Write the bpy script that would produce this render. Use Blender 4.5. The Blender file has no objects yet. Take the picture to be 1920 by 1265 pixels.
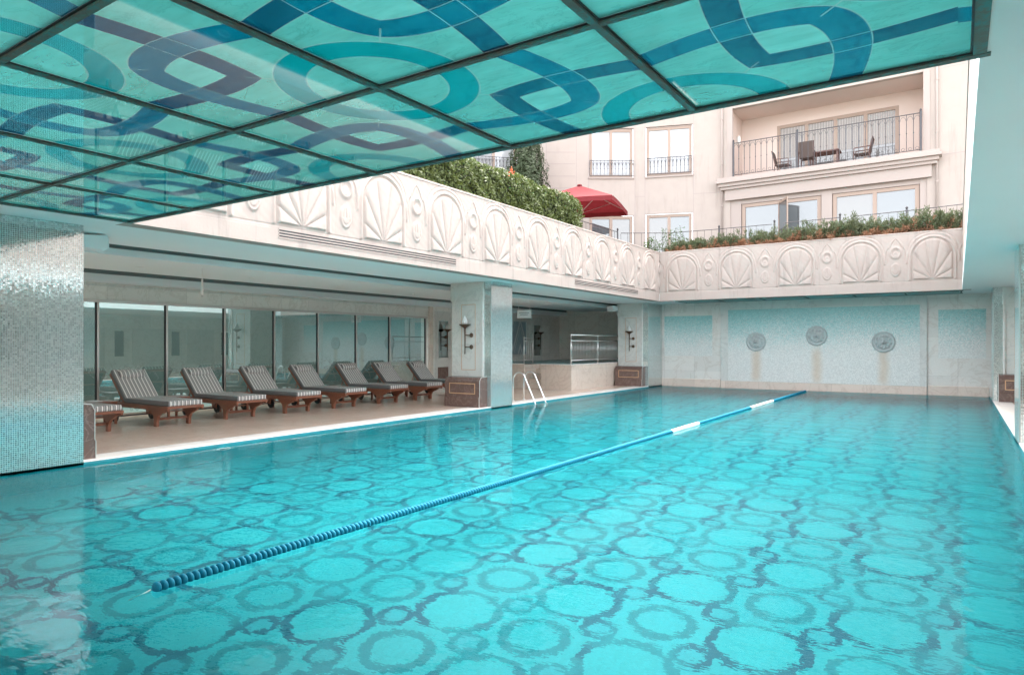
import bpy, bmesh, math, random
import numpy as np
from mathutils import Vector, Matrix

# ------------------------------------------------------------------ camera, world, sun
sc = bpy.context.scene
C = sc.collection
R = math.radians
cam_d = bpy.data.cameras.new('camera'); cam = bpy.data.objects.new('camera', cam_d); C.objects.link(cam)
cam.location = (0, 0, 1.6); cam.rotation_euler = (R(90), 0, R(33.99))
cam_d.sensor_width = 36; cam_d.lens = 1259/1920*36
cam_d.shift_x = (960-947.3)/1920; cam_d.shift_y = (646.7-632.5)/1920
cam_d.clip_start = 0.05; cam_d.clip_end = 3000
sc.camera = cam
SUN_EL, SUN_AZ = 66, 352        # azimuth measured clockwise from +Y
w = bpy.data.worlds.new('World'); sc.world = w; w.use_nodes = True
nt = w.node_tree; nt.nodes.clear()
sky = nt.nodes.new('ShaderNodeTexSky'); sky.sky_type = 'NISHITA'; sky.sun_disc = False
sky.sun_elevation = R(SUN_EL); sky.sun_rotation = R(SUN_AZ); sky.dust_density = 1.5; sky.air_density = 1.0
hs = nt.nodes.new('ShaderNodeHueSaturation'); hs.inputs['Saturation'].default_value = 0.22
bg = nt.nodes.new('ShaderNodeBackground'); bg.inputs['Strength'].default_value = 0.15
out = nt.nodes.new('ShaderNodeOutputWorld')
nt.links.new(sky.outputs[0], hs.inputs['Color']); nt.links.new(hs.outputs[0], bg.inputs['Color']); nt.links.new(bg.outputs[0], out.inputs[0])
sd = bpy.data.lights.new('sun', 'SUN'); sd.energy = 2.0; sd.angle = R(50); sd.color = (1, .93, .86)
sun = bpy.data.objects.new('sun', sd); C.objects.link(sun)
_az = R(SUN_AZ); _el = R(SUN_EL)
sv = Vector((math.sin(_az)*math.cos(_el), math.cos(_az)*math.cos(_el), math.sin(_el)))
sun.rotation_euler = sv.to_track_quat('Z', 'Y').to_euler(); sun.location = sv*60
sc.view_settings.view_transform = 'Standard'; sc.view_settings.look = 'None'
sc.view_settings.exposure = 3.02; sc.view_settings.gamma = 1
sc.render.engine = 'CYCLES'
cy = sc.cycles
cy.max_bounces = 14; cy.diffuse_bounces = 5; cy.glossy_bounces = 5; cy.transmission_bounces = 10; cy.transparent_max_bounces = 12
cy.caustics_refractive = True; cy.caustics_reflective = True; cy.blur_glossy = 0.6
cy.sample_clamp_indirect = 6.0
cy.use_denoising = True

# ------------------------------------------------------------------ shader helpers
class X:
    """a float socket with arithmetic"""
    def __init__(s, t, k): s.t = t; s.k = k
def _m(t, op, *a, clamp=False):
    n = t.nodes.new('ShaderNodeMath'); n.operation = op; n.use_clamp = clamp
    for i, v in enumerate(a):
        if isinstance(v, X): t.links.new(v.k, n.inputs[i])
        else: n.inputs[i].default_value = v
    return X(t, n.outputs[0])
for _n, _o in (('add', 'ADD'), ('sub', 'SUBTRACT'), ('mul', 'MULTIPLY'), ('truediv', 'DIVIDE'), ('pow', 'POWER'), ('mod', 'FLOORED_MODULO')):
    setattr(X, '__%s__' % _n, lambda a, b, o=_o: _m(a.t, o, a, b))
    setattr(X, '__r%s__' % _n, lambda a, b, o=_o: _m(a.t, o, b, a))
X.__lt__ = lambda a, b: _m(a.t, 'LESS_THAN', a, b)
X.__gt__ = lambda a, b: _m(a.t, 'GREATER_THAN', a, b)
X.__neg__ = lambda a: _m(a.t, 'MULTIPLY', a, -1.0)
def fn(op): return lambda a, *b, **k: _m(a.t, op, a, *b, **k)
xabs, xround, xfloor, xcos, xsqrt, xmin, xmax, xsin = (fn(o) for o in ('ABSOLUTE', 'ROUND', 'FLOOR', 'COSINE', 'SQRT', 'MINIMUM', 'MAXIMUM', 'SINE'))
def ss(a, e0, e1):
    n = a.t.nodes.new('ShaderNodeMapRange'); n.interpolation_type = 'SMOOTHSTEP'
    a.t.links.new(a.k, n.inputs[0]); n.inputs[1].default_value = e0; n.inputs[2].default_value = e1
    return X(a.t, n.outputs[0])
class M:
    """material builder"""
    def __init__(s, name):
        s.m = bpy.data.materials.new(name); s.m.use_nodes = True
        s.t = s.m.node_tree; s.t.nodes.clear(); s.out = s.t.nodes.new('ShaderNodeOutputMaterial')
        s._c = None
    def L(s, a, b): s.t.links.new(a.k if isinstance(a, X) else a, b)
    def coord(s, kind='pos'):
        if kind == 'pos': return s.t.nodes.new('ShaderNodeNewGeometry').outputs['Position']
        return s.t.nodes.new('ShaderNodeTexCoord').outputs[kind]
    def xyz(s, v=None, kind='pos'):
        n = s.t.nodes.new('ShaderNodeSeparateXYZ'); s.L(v or s.coord(kind), n.inputs[0]); return [X(s.t, o) for o in n.outputs]
    def comb(s, x, y, z=0.0):
        n = s.t.nodes.new('ShaderNodeCombineXYZ')
        for i, v in enumerate((x, y, z)):
            if isinstance(v, X): s.L(v, n.inputs[i])
            else: n.inputs[i].default_value = v
        return n.outputs[0]
    def scale(s, v, x, y, z):
        n = s.t.nodes.new('ShaderNodeVectorMath'); n.operation = 'MULTIPLY'; s.L(v, n.inputs[0]); n.inputs[1].default_value = (x, y, z); return n.outputs[0]
    def noise(s, scale=5, detail=3, rough=.55, v=None, dist=0.0, color=False):
        n = s.t.nodes.new('ShaderNodeTexNoise'); s.L(v or s.coord(), n.inputs['Vector'])
        n.inputs['Scale'].default_value = scale; n.inputs['Detail'].default_value = detail; n.inputs['Roughness'].default_value = rough; n.inputs['Distortion'].default_value = dist
        return n.outputs['Color'] if color else X(s.t, n.outputs['Fac'])
    def white(s, v, color=False):
        n = s.t.nodes.new('ShaderNodeTexWhiteNoise'); s.L(v, n.inputs['Vector']); return n.outputs['Color'] if color else X(s.t, n.outputs['Value'])
    def mix(s, f, a, b):
        n = s.t.nodes.new('ShaderNodeMix'); n.data_type = 'RGBA'
        if isinstance(f, X): s.L(f, n.inputs[0])
        else: n.inputs[0].default_value = f
        for i, v in ((6, a), (7, b)):
            if isinstance(v, tuple): n.inputs[i].default_value = (*v[:3], 1)
            else: s.L(v, n.inputs[i])
        return n.outputs[2]
    def gain(s, c, f):
        n = s.t.nodes.new('ShaderNodeMix'); n.data_type = 'RGBA'; n.blend_type = 'MULTIPLY'; n.inputs[0].default_value = 1
        if isinstance(c, tuple): n.inputs[6].default_value = (*c, 1)
        else: s.L(c, n.inputs[6])
        s.L(s.comb(f, f, f), n.inputs[7]); return n.outputs[2]
    def bump(s, h, strength=.3, dist=.01, normal=None):
        n = s.t.nodes.new('ShaderNodeBump'); n.inputs['Strength'].default_value = strength; n.inputs['Distance'].default_value = dist
        s.L(h, n.inputs['Height'])
        if normal is not None: s.L(normal, n.inputs['Normal'])
        return n.outputs[0]
    def bsdf(s, color, rough=.5, metal=0.0, normal=None, coat=0.0, spec=.5, **k):
        n = s.t.nodes.new('ShaderNodeBsdfPrincipled')
        for key, v in (('Base Color', color), ('Roughness', rough), ('Metallic', metal), ('Coat Weight', coat), ('Specular IOR Level', spec)):
            if isinstance(v, tuple): n.inputs[key].default_value = (*v[:3], 1)
            elif isinstance(v, (int, float)): n.inputs[key].default_value = v
            else: s.L(v, n.inputs[key])
        for key, v in k.items(): n.inputs[key.replace('_', ' ')].default_value = v
        if normal is not None: s.L(normal, n.inputs['Normal'])
        return n.outputs[0]
    def node(s, kind, **ins):
        n = s.t.nodes.new(kind)
        for key, v in ins.items():
            if isinstance(v, tuple): n.inputs[key].default_value = (*v[:3], 1)
            elif isinstance(v, (int, float)): n.inputs[key].default_value = v
            else: s.L(v, n.inputs[key])
        return n.outputs[0]
    def mixs(s, f, a, b):
        n = s.t.nodes.new('ShaderNodeMixShader')
        if isinstance(f, X): s.L(f, n.inputs[0])
        elif isinstance(f, (int, float)): n.inputs[0].default_value = f
        else: s.L(f, n.inputs[0])
        s.L(a, n.inputs[1]); s.L(b, n.inputs[2]); return n.outputs[0]
    def end(s, sh): s.L(sh, s.out.inputs[0]); return s.m

def plain(name, col, rough=.5, metal=0., var=.12, scale=3., bump=0., bscale=40., coat=0., obj=False, spec=.5):
    m = M(name); v = m.coord('Object') if obj else m.coord()
    f = m.noise(scale, 4, .6, v)
    c = m.gain(col, f*(2*var)+(1-var))
    nrm = m.bump(m.noise(bscale, 3, .6, v), bump, .01) if bump else None
    return m.end(m.bsdf(c, rough, metal, nrm, coat, spec))

MT = {}
def marble(name, base, vein, joint=None, rough=.25, jx=.6, jz=.6, vs=1.3, amt=.6, axis='yz', jcol=None, bumpy=0):
    m = M(name); p = m.coord()
    n1 = m.noise(vs, 6, .62, p, dist=1.2); n2 = m.noise(vs*.35, 3, .5, p)
    veins = 1.0-ss(xabs(n1-.5), 0.0, .035)
    c = m.mix(n2*.8, base, tuple(b*.86 for b in base))
    c = m.mix(veins*amt, c, vein)
    c = m.gain(c, m.noise(30, 3, .6, p)*.16+.92)
    if joint:
        a = m.xyz(p); ax = {'x': a[0], 'y': a[1], 'z': a[2]}
        u = ax[axis[0]]/jx; v = ax[axis[1]]/jz
        tid = m.comb(xfloor(u), xfloor(v), 0.0)
        c = m.gain(c, m.white(tid)*.12+.94)
        g = xmin(.5-xabs(mod1(u)-.5), .5-xabs(mod1(v)-.5))
        c = m.mix(1.0-ss(g, joint*.5, joint), c, jcol or tuple(b*.6 for b in base))
    return m.end(m.bsdf(c, rough))
def mod1(a): return _m(a.t, 'FLOORED_MODULO', a, 1.0)

MT['white_paint'] = plain('white_paint', (.84, .87, .86), .75, var=.03, scale=.8)
MT['grey_paint'] = plain('ceiling_paint', (.83, .86, .85), .7, var=.03, scale=.8)
MT['slot'] = plain('slot_dark', (.20, .23, .225), .8)
MT['marble'] = marble('pale_marble', (.78, .76, .71), (.60, .57, .51), .004, .3, .9, .62)
MT['marble_x'] = marble('pale_marble_end', (.74, .71, .66), (.58, .53, .47), .004, .3, 1.2, .62, axis='xz')
MT['marble_annex'] = marble('annex_marble', (.80, .77, .70), (.62, .57, .5), .004, .3, 1.2, .75, axis='xz')
MT['marble_plain'] = marble('pale_marble_plain', (.66, .66, .62), (.5, .5, .47), None, .3)
MT['marble_beige'] = marble('beige_marble', (.74, .62, .53), (.58, .46, .38), .004, .25, 1.2, .75, axis='xz')
MT['marble_beige_y'] = marble('beige_marble_side', (.76, .66, .57), (.6, .5, .42), .004, .25, 1.1, .75, axis='yz')
MT['floor'] = marble('travertine_floor', (.86, .66, .53), (.66, .50, .40), .0035, .16, .6, .6, axis='xy', vs=2.2, amt=.45)
MT['coping'] = marble('coping_stone', (.80, .74, .69), (.5, .45, .41), .006, .45, .3, .5, axis='xy', amt=.35)
MT['dado'] = marble('brown_marble', (.15, .095, .08), (.30, .21, .18), None, .18, vs=3.0, amt=.45)
MT['inlay'] = plain('gold_inlay', (.60, .36, .20), .35, .3)
MT['steel'] = plain('stainless_steel', (.78, .78, .76), .28, .85, var=.05)
MT['bronze'] = plain('bronze', (.13, .085, .055), .4, .7, var=.2, scale=20)
MT['alu'] = plain('aluminium', (.62, .58, .55), .35, .9, var=.05)
MT['dark_metal'] = plain('dark_metal', (.035, .035, .038), .45, .5)
MT['iron'] = plain('wrought_iron', (.09, .085, .09), .5, .4)
MT['frost'] = plain('frosted_glass', (.75, .78, .76), .3, 0)
MT['facade'] = plain('cream_render', (.42, .352, .31), .85, var=.04, scale=.5, bump=.15, bscale=60)
MT['facade_trim'] = plain('cream_trim', (.41, .34, .305), .8, var=.04, scale=.8)
MT['recess'] = plain('pale_soffit_render', (.66, .54, .48), .85, var=.04, scale=.6)
MT['groove'] = plain('facade_groove', (.36, .30, .28), .9)
def weathered(name, col, dirt, amt, bscale=25., bump=.2):
    m = M(name); p = m.coord()
    c = m.gain(col, m.noise(2.2, 4, .6, p)*.16+.92)
    st = ss(m.noise(1.0, 4, .65, m.scale(p, 5.0, 5.0, .55)), .50, .72)*ss(m.noise(.9, 2, .5, p), .38, .62)
    c = m.mix(st*amt, c, dirt)
    return m.end(m.bsdf(c, .82, 0, m.bump(m.noise(bscale, 3, .6, p), bump, .01)))
MT['relief'] = weathered('cast_stone', (.43, .352, .308), (.25, .215, .19), .55)
MT['facade'] = weathered('cream_render', (.42, .352, .31), (.33, .27, .235), .5, 60., .15)
MT['wframe'] = plain('beige_window_frame', (.36, .26, .205), .5, var=.03)
MT['wicker'] = plain('brown_rattan', (.16, .1, .07), .7)
MT['rubber'] = plain('rubber', (.02, .02, .02), .6)
MT['soil'] = plain('soil', (.12, .09, .06), .95, var=.3, scale=5)

def wood():
    m = M('teak'); p = m.coord('Object')
    g = m.noise(9, 5, .6, m.scale(p, 1.0, 7.0, 7.0), dist=.6)
    c = m.mix(g, (.30, .118, .066), (.18, .064, .038))
    return m.end(m.bsdf(c, .35, 0, m.bump(g, .15, .004)))
MT['teak'] = wood()
def stripes():
    m = M('striped_canvas'); x, y, z = m.xyz(kind='Object')
    u = mod1(y/.078+.04)
    c = m.mix((u < .46), (.20, .195, .19), (.36, .32, .295))
    c = m.mix((xabs(u-.25) < .12), c, (.82, .79, .74))
    c = m.mix((xabs(u-.72) < .055), c, (.60, .57, .54))
    c = m.mix((xabs(y) > .334), c, (.17, .168, .168))
    w_ = m.noise(260, 1, .5, m.coord('Object'))
    return m.end(m.bsdf(m.gain(c, w_*.3+.85), .9, 0, m.bump(w_, .3, .002), spec=.2))
MT['canvas'] = stripes()

def mosaic_mirror(name, u, v, tile=.025, tint=(.86, .90, .89), amount=.014, gloss=.1):
    m = M(name); a = m.xyz(); ax = dict(zip('xyz', a))
    U = ax[u]/tile; V = ax[v]/tile
    tid = m.comb(xfloor(U), xfloor(V), 3.0)
    col = m.white(tid, color=True)
    n = m.t.nodes.new('ShaderNodeVectorMath'); n.operation = 'SUBTRACT'; m.L(col, n.inputs[0]); n.inputs[1].default_value = (.5, .5, .5)
    n2 = m.t.nodes.new('ShaderNodeVectorMath'); n2.operation = 'SCALE'; m.L(n.outputs[0], n2.inputs[0])
    big = ss(m.noise(.55, 3, .6), .35, .7)
    m.L(big*amount*2.0+.008, n2.inputs['Scale'])
    n3 = m.t.nodes.new('ShaderNodeVectorMath'); n3.operation = 'ADD'; m.L(n2.outputs[0], n3.inputs[0])
    m.L(m.t.nodes.new('ShaderNodeNewGeometry').outputs['Normal'], n3.inputs[1])
    n4 = m.t.nodes.new('ShaderNodeVectorMath'); n4.operation = 'NORMALIZE'; m.L(n3.outputs[0], n4.inputs[0])
    g = xmin(.5-xabs(mod1(U)-.5), .5-xabs(mod1(V)-.5))
    r = m.white(m.comb(xfloor(U), xfloor(V), 9.0))
    c = m.gain(tint, r*.35+.62)
    tilesh = m.bsdf(c, gloss, .92, n4.outputs[0])
    grout = m.bsdf((.42, .52, .50), .7)
    return m.end(m.mixs(1.0-ss(g, .055, .10), tilesh, grout))
MT['mirror_yz'] = mosaic_mirror('mirror_mosaic_side', 'y', 'z')
MT['mirror_xz'] = mosaic_mirror('mirror_mosaic_front', 'x', 'z')

def pool_floor():
    m = M('pool_mosaic_floor'); x, y, z = m.xyz()
    S = .705; q = .022
    xq = xfloor(x/q)*q+q/2; yq = xfloor(y/q)*q+q/2
    px = (xq+3.99)/S; py = (yq-4.21)/S
    ix = xround(px); iy = xround(py); fx = px-ix; fy = py-iy
    par = _m(m.t, 'FLOORED_MODULO', ix+iy, 2.0)        # 0 ring cell, 1 plain cell
    ax = xabs(fx); ay = xabs(fy)
    r = xsqrt(fx*fx+fy*fy)
    k_ = 1/.09
    ux = xround(fx*k_)/k_; uy = xround(fy*k_)/k_
    rq = xsqrt(ux*ux+uy*uy)*.40+r*.60
    q2 = xsqrt((ax-.5)*(ax-.5)+(ay-.5)*(ay-.5))
    light = m.mix(m.noise(1.2, 2), (.011, .205, .228), (.008, .182, .208))
    plainc = m.mix(m.noise(2.2, 2), (.012, .212, .234), (.008, .188, .214))
    c = m.mix(par, light, plainc)
    ring = (xabs(r-.325) < .058)*(1.0-par)
    c = m.mix(ring, c, (.0, .112, .138))
    dn = ss(m.noise(1.6, 2, .5, m.comb(xq, yq, 4.0)), .40, .60)
    dark = m.mix(dn, (.0, .055, .088), (.0, .118, .145))
    c = m.mix((xabs(rq-.450) < .055)*par*(q2 > .13), c, dark)
    c = m.mix((xabs(q2-.165) < .042), c, dark)
    c = m.mix((q2 < .123), c, (.010, .18, .21))
    border = xmax((x < -9.02), xmax((x > .62), xmax((y > 24.75), (y < 1.0))))
    c = m.mix(border, c, (.012, .205, .235))
    tid = m.comb(xfloor(x/q), xfloor(y/q), 0.0)
    c = m.gain(c, m.white(tid)*.14+.90)
    return m.end(m.bsdf(c, .5, spec=.2))
MT['pool_floor'] = pool_floor()
def pool_wall(name, u):
    m = M(name); a = dict(zip('xyz', m.xyz()))
    t = .025
    g = xmin(.5-xabs(mod1(a[u]/t)-.5), .5-xabs(mod1(a['z']/t)-.5))
    c = m.gain((.01, .42, .46), m.white(m.comb(xfloor(a[u]/t), xfloor(a['z']/t), 0.0))*.25+.85)
    c = m.mix(1.0-ss(g, .05, .1), c, (.03, .45, .48))
    c = m.mix((a['z'] > -.03), c, (.04, .28, .33))
    return m.end(m.bsdf(c, .4, spec=.3))
MT['pool_wall_y'] = pool_wall('pool_wall_mosaic', 'y'); MT['pool_wall_x'] = pool_wall('pool_wall_mosaic_end', 'x')

def water():
    m = M('pool_water_surface'); p = m.coord()
    big = ss(m.noise(.16, 2, .5, p), .40, .62)
    x, y, z = m.xyz()
    drift = ss(x*.55+y*.16, -2.2, 1.6)
    k = xmax(big*.35, drift)*.8+.22
    n1 = m.noise(3.2, 2, .5, m.scale(p, 1.0, 1.25, 1.0))
    n2 = m.noise(11.0, 2, .5, m.scale(p, .8, 1.3, 1.0))
    n3 = m.noise(30.0, 1, .5, m.scale(p, .7, 1.4, 1.0))
    h = (n1*.0070+n2*.0040*k+n3*.0008)
    b = m.t.nodes.new('ShaderNodeBump'); b.inputs['Strength'].default_value = 1; b.inputs['Distance'].default_value = .8
    m.L(h, b.inputs['Height'])
    rf = m.t.nodes.new('ShaderNodeBsdfRefraction'); rf.inputs['IOR'].default_value = 1.33; rf.inputs['Roughness'].default_value = 0.0
    rf.inputs['Color'].default_value = (.66, .985, 1, 1); m.L(b.outputs[0], rf.inputs['Normal'])
    gl = m.node('ShaderNodeBsdfGlossy', Color=(1., 1., 1.), Roughness=0.0, Normal=b.outputs[0])
    fr = m.t.nodes.new('ShaderNodeFresnel'); fr.inputs['IOR'].default_value = 1.33; m.L(b.outputs[0], fr.inputs['Normal'])
    back = X(m.t, m.t.nodes.new('ShaderNodeNewGeometry').outputs['Backfacing'])
    f = X(m.t, fr.outputs[0])*(back*.45+.55)         # polarised view of the surface
    return m.end(m.mixs(f, rf.outputs[0], gl))
MT['water'] = water()

def stained():
    m = M('patterned_glass'); x, y, z = m.xyz()
    P = 1.5
    px = x/P; py = (y-.04)/P
    ix = xfloor(px); iy = xfloor(py); fx = px-ix-.5; fy = py-iy-.5
    par = _m(m.t, 'FLOORED_MODULO', ix+iy, 2.0)
    sx = 1.0-par*2.0
    gx = fx*sx; gy = fy
    # cell (-3,1): between nodes (-2,2) and (-3,1), ring nodes are the even ones
    u = (gx+gy)*.70711; v = (gx-gy)*.70711; av = xabs(v)
    r1 = xsqrt((gx-.5)*(gx-.5)+(gy-.5)*(gy-.5)); r2 = xsqrt((gx+.5)*(gx+.5)+(gy+.5)*(gy+.5))
    r = xmin(r1, r2)
    par2 = _m(m.t, 'FLOORED_MODULO', ix, 2.0)*2.0-1.0
    us = u*par2
    cA = av*.66+v*v*.95+us-.175; cB = av*.22+v*v*1.9-us-.185
    wA = av*.08+.068; wB = av*.14+.063
    A = (xabs(cA) < wA); Bm = (xabs(cB) < wB)
    vein = m.noise(3.0, 6, .65, m.scale(m.coord(), 1.0, 2.2, 1.0), dist=.8); streak = m.noise(9, 4, .6, m.scale(m.coord(), .35, 1.6, 1.0))
    bgc = m.mix(vein, (.085, .56, .50), (.16, .66, .60))
    bgc = m.mix((1.0-ss(xabs(vein-.47), 0.0, .02))*.35, bgc, (.03, .32, .30))
    c = m.mix((cA < 0)*(cB < 0), bgc, m.mix(streak, (.13, .66, .61), (.20, .74, .68)))
    c = m.mix(A, c, m.mix(streak, (.0, .06, .13), (.004, .12, .21)))
    c = m.mix(Bm, c, m.mix(streak, (.0, .14, .25), (.0, .22, .33)))
    ring = (xabs(r-.355) < .065)
    c = m.mix((r < .42), c, bgc)
    c = m.mix(ring, c, m.mix(streak, (.0, .32, .36), (.0, .40, .43)))
    e = xmin(xabs(xabs(cA)-wA), xabs(xabs(cB)-wB))
    e = xmin(e, (r < .42)*9.0+e); e = xmin(e, xabs(xabs(r-.355)-.065)); e = xmin(e, av+(xabs(u) < .18)*9.0+(r < .42)*9.0)
    c = m.mix((e < .0035)*.55, c, (.35, .62, .58))
    c = m.gain(c, streak*.10+m.noise(1.1, 4, .65)*.10+.09)
    d = m.bsdf(c, .9, spec=0.0)
    tr = m.node('ShaderNodeBsdfTranslucent', Color=c)
    s = m.mixs(.42, d, tr)
    gl = m.node('ShaderNodeBsdfGlossy', Color=(1., 1., 1.), Roughness=.03)
    fr = m.t.nodes.new('ShaderNodeFresnel'); fr.inputs['IOR'].default_value = 1.5
    return m.end(m.mixs(fr.outputs[0], s, gl))
MT['stained'] = stained()
def patina():
    m = M('patina_metal'); a = m.noise(22, 6, .75)*.6+m.noise(2.5, 3)*.4
    c = m.mix(ss(a, .42, .62), (.13, .14, .125), (.06, .24, .23))
    return m.end(m.bsdf(c, .65, 0, m.bump(a, .25, .003), spec=.25))
MT['patina'] = patina()

def ombre():
    m = M('ombre_mosaic'); x, y, z = m.xyz(); t = .03
    tid = m.comb(xfloor(x/t), xfloor(z/t), 0.0)
    wn = m.white(tid)
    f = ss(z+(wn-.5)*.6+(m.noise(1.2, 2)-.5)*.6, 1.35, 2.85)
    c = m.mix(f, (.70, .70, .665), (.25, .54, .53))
    c = m.gain(c, m.white(m.comb(xfloor(x/t), xfloor(z/t), 5.0))*.22+.88)
    g = xmin(.5-xabs(mod1(x/t)-.5), .5-xabs(mod1(z/t)-.5))
    c = m.mix((1.0-ss(g, .04, .1))*.5, c, (.5, .55, .54))
    # rust stains below the three spouts
    s = None
    for cx in (-6.09, -4.07, -2.04):
        d = xabs(x-cx+(m.noise(3, 2)-.5)*.12)
        k = (1.0-ss(d, .0, .27))
        s = k if s is None else xmax(s, k)
    s = s*(1.0-ss(z, 1.2, 1.75))*ss(z, .1, .5)*.55
    c = m.mix(s, c, (.58, .42, .28))
    return m.end(m.bsdf(c, .3, spec=.4))
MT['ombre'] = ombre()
def chevron():
    m = M('blue_chevron_marble'); x, y, z = m.xyz()
    tri = xabs(mod1(y/1.1)-.5)*2.0
    f = mod1(z/1.05+tri*1.15)
    c = m.mix(m.noise(6, 4), (.25, .33, .37), (.36, .44, .47))
    c = m.mix((xabs(f-.5) < .09), c, (.52, .57, .57))
    c = m.mix((xabs(f-.22) < .03), c, (.48, .54, .54))
    return m.end(m.bsdf(c, .25))
MT['chevron'] = chevron()
MT['mirror'] = plain('mirror_glass', (.34, .38, .37), .06, 1.0, var=.05)
def window_glass(name, dark=(.03, .04, .04), refl=.9, base=.28):
    m = M(name)
    fr = m.t.nodes.new('ShaderNodeFresnel'); fr.inputs['IOR'].default_value = 1.5
    f = X(m.t, fr.outputs[0])*(1-base)+base
    gl = m.node('ShaderNodeBsdfGlossy', Color=(refl, refl, refl), Roughness=.02)
    d = m.bsdf(dark, .4)
    return m.end(m.mixs(f, d, gl))
MT['glass_sky'] = window_glass('window_glass', (.06, .07, .075), .8, .10)
MT['glass_white'] = window_glass('window_glass_curtained', (.42, .42, .425), .8, .08)
MT['glass_blind'] = window_glass('window_glass_blinds', (.13, .12, .11), .8, .08)
def hall_glass():
    m = M('smoked_glass')
    y, z = m.xyz()[1:]
    fr = m.t.nodes.new('ShaderNodeFresnel'); fr.inputs['IOR'].default_value = 1.5
    f = X(m.t, fr.outputs[0])*.55+.42
    gl = m.node('ShaderNodeBsdfGlossy', Color=(.66, .76, .74), Roughness=.015)
    tr = m.node('ShaderNodeBsdfTransparent', Color=(.52, .62, .60))
    s = m.mixs(f, tr, gl)
    # etched wave scrolls, frosted
    n = m.noise(2.6, 3, .6, m.comb(0.0, y, z), dist=1.4)
    band = ss(z, .55, .85)*(1.0-ss(z, 1.05, 1.38))
    k = (1.0-ss(xabs(n-.5), .008, .03))*band*.28
    return m.end(m.mixs(k, s, m.bsdf((.62, .66, .65), .5)))
MT['hall_glass'] = hall_glass()
def leaf(name, a, b, c2=None, rough=.55, scale=2.5):
    m = M(name); f = m.noise(scale, 4, .65); f2 = m.noise(38, 1)
    c = m.mix(f, a, b)
    if c2: c = m.mix(ss(f2*.6+m.noise(1.7, 2)*.5, .53, .66), c, c2)
    c = m.gain(c, f2*.9+.55)
    s = m.bsdf(c, rough); t = m.node('ShaderNodeBsdfTranslucent', Color=c)
    return m.end(m.mixs(.25, s, t))
MT['hedge'] = leaf('hedge_leaves', (.055, .085, .018), (.12, .15, .035))
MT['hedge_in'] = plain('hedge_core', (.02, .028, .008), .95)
MT['cypress'] = leaf('cypress_leaves', (.03, .055, .02), (.06, .085, .03))
MT['juniper'] = leaf('juniper_sprays', (.09, .115, .055), (.15, .165, .085))
MT['juniper_dry'] = leaf('dry_sprays', (.26, .13, .075), (.34, .19, .11))
MT['shrub'] = leaf('shrub_leaves', (.05, .10, .03), (.10, .16, .05))
MT['bark'] = plain('bark', (.10, .065, .045), .9, var=.3, scale=12)
def fabric_red():
    m = M('red_canopy_fabric'); f = m.noise(4, 3)
    c = m.mix(f, (.18, .013, .017), (.23, .02, .026))
    return m.end(m.mixs(.25, m.bsdf(c, .8), m.node('ShaderNodeBsdfTranslucent', Color=c)))
MT['red'] = fabric_red()
MT['lawn'] = plain('garden_paving', (.20, .19, .165), .9, var=.15, scale=2)
MT['rope_blue'] = plain('rope_float_blue', (.004, .16, .25), .6, var=.25, scale=30, spec=.15)
MT['rope_white'] = plain('rope_float_white', (.75, .75, .72), .4)
MT['sign_white'] = plain('sign_board', (.72, .73, .72), .5, var=.02)
MT['sign_ink'] = plain('sign_ink', (.25, .25, .27), .6)
MT['chair_frame'] = plain('terracotta_metal', (.13, .065, .055), .5)
MT['mesh_fabric'] = plain('mesh_fabric', (.10, .07, .06), .8)
MT['red_sign'] = plain('red_sign', (.5, .05, .05), .5)
MT['lamp_off'] = plain('lamp_diffuser', (.82, .80, .76), .3)
MT['stone_relief'] = plain('grey_relief_stone', (.42, .46, .45), .6, var=.2, scale=14)
MT['teal_tile'] = plain('teal_tile', (.20, .36, .37), .3)

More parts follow.
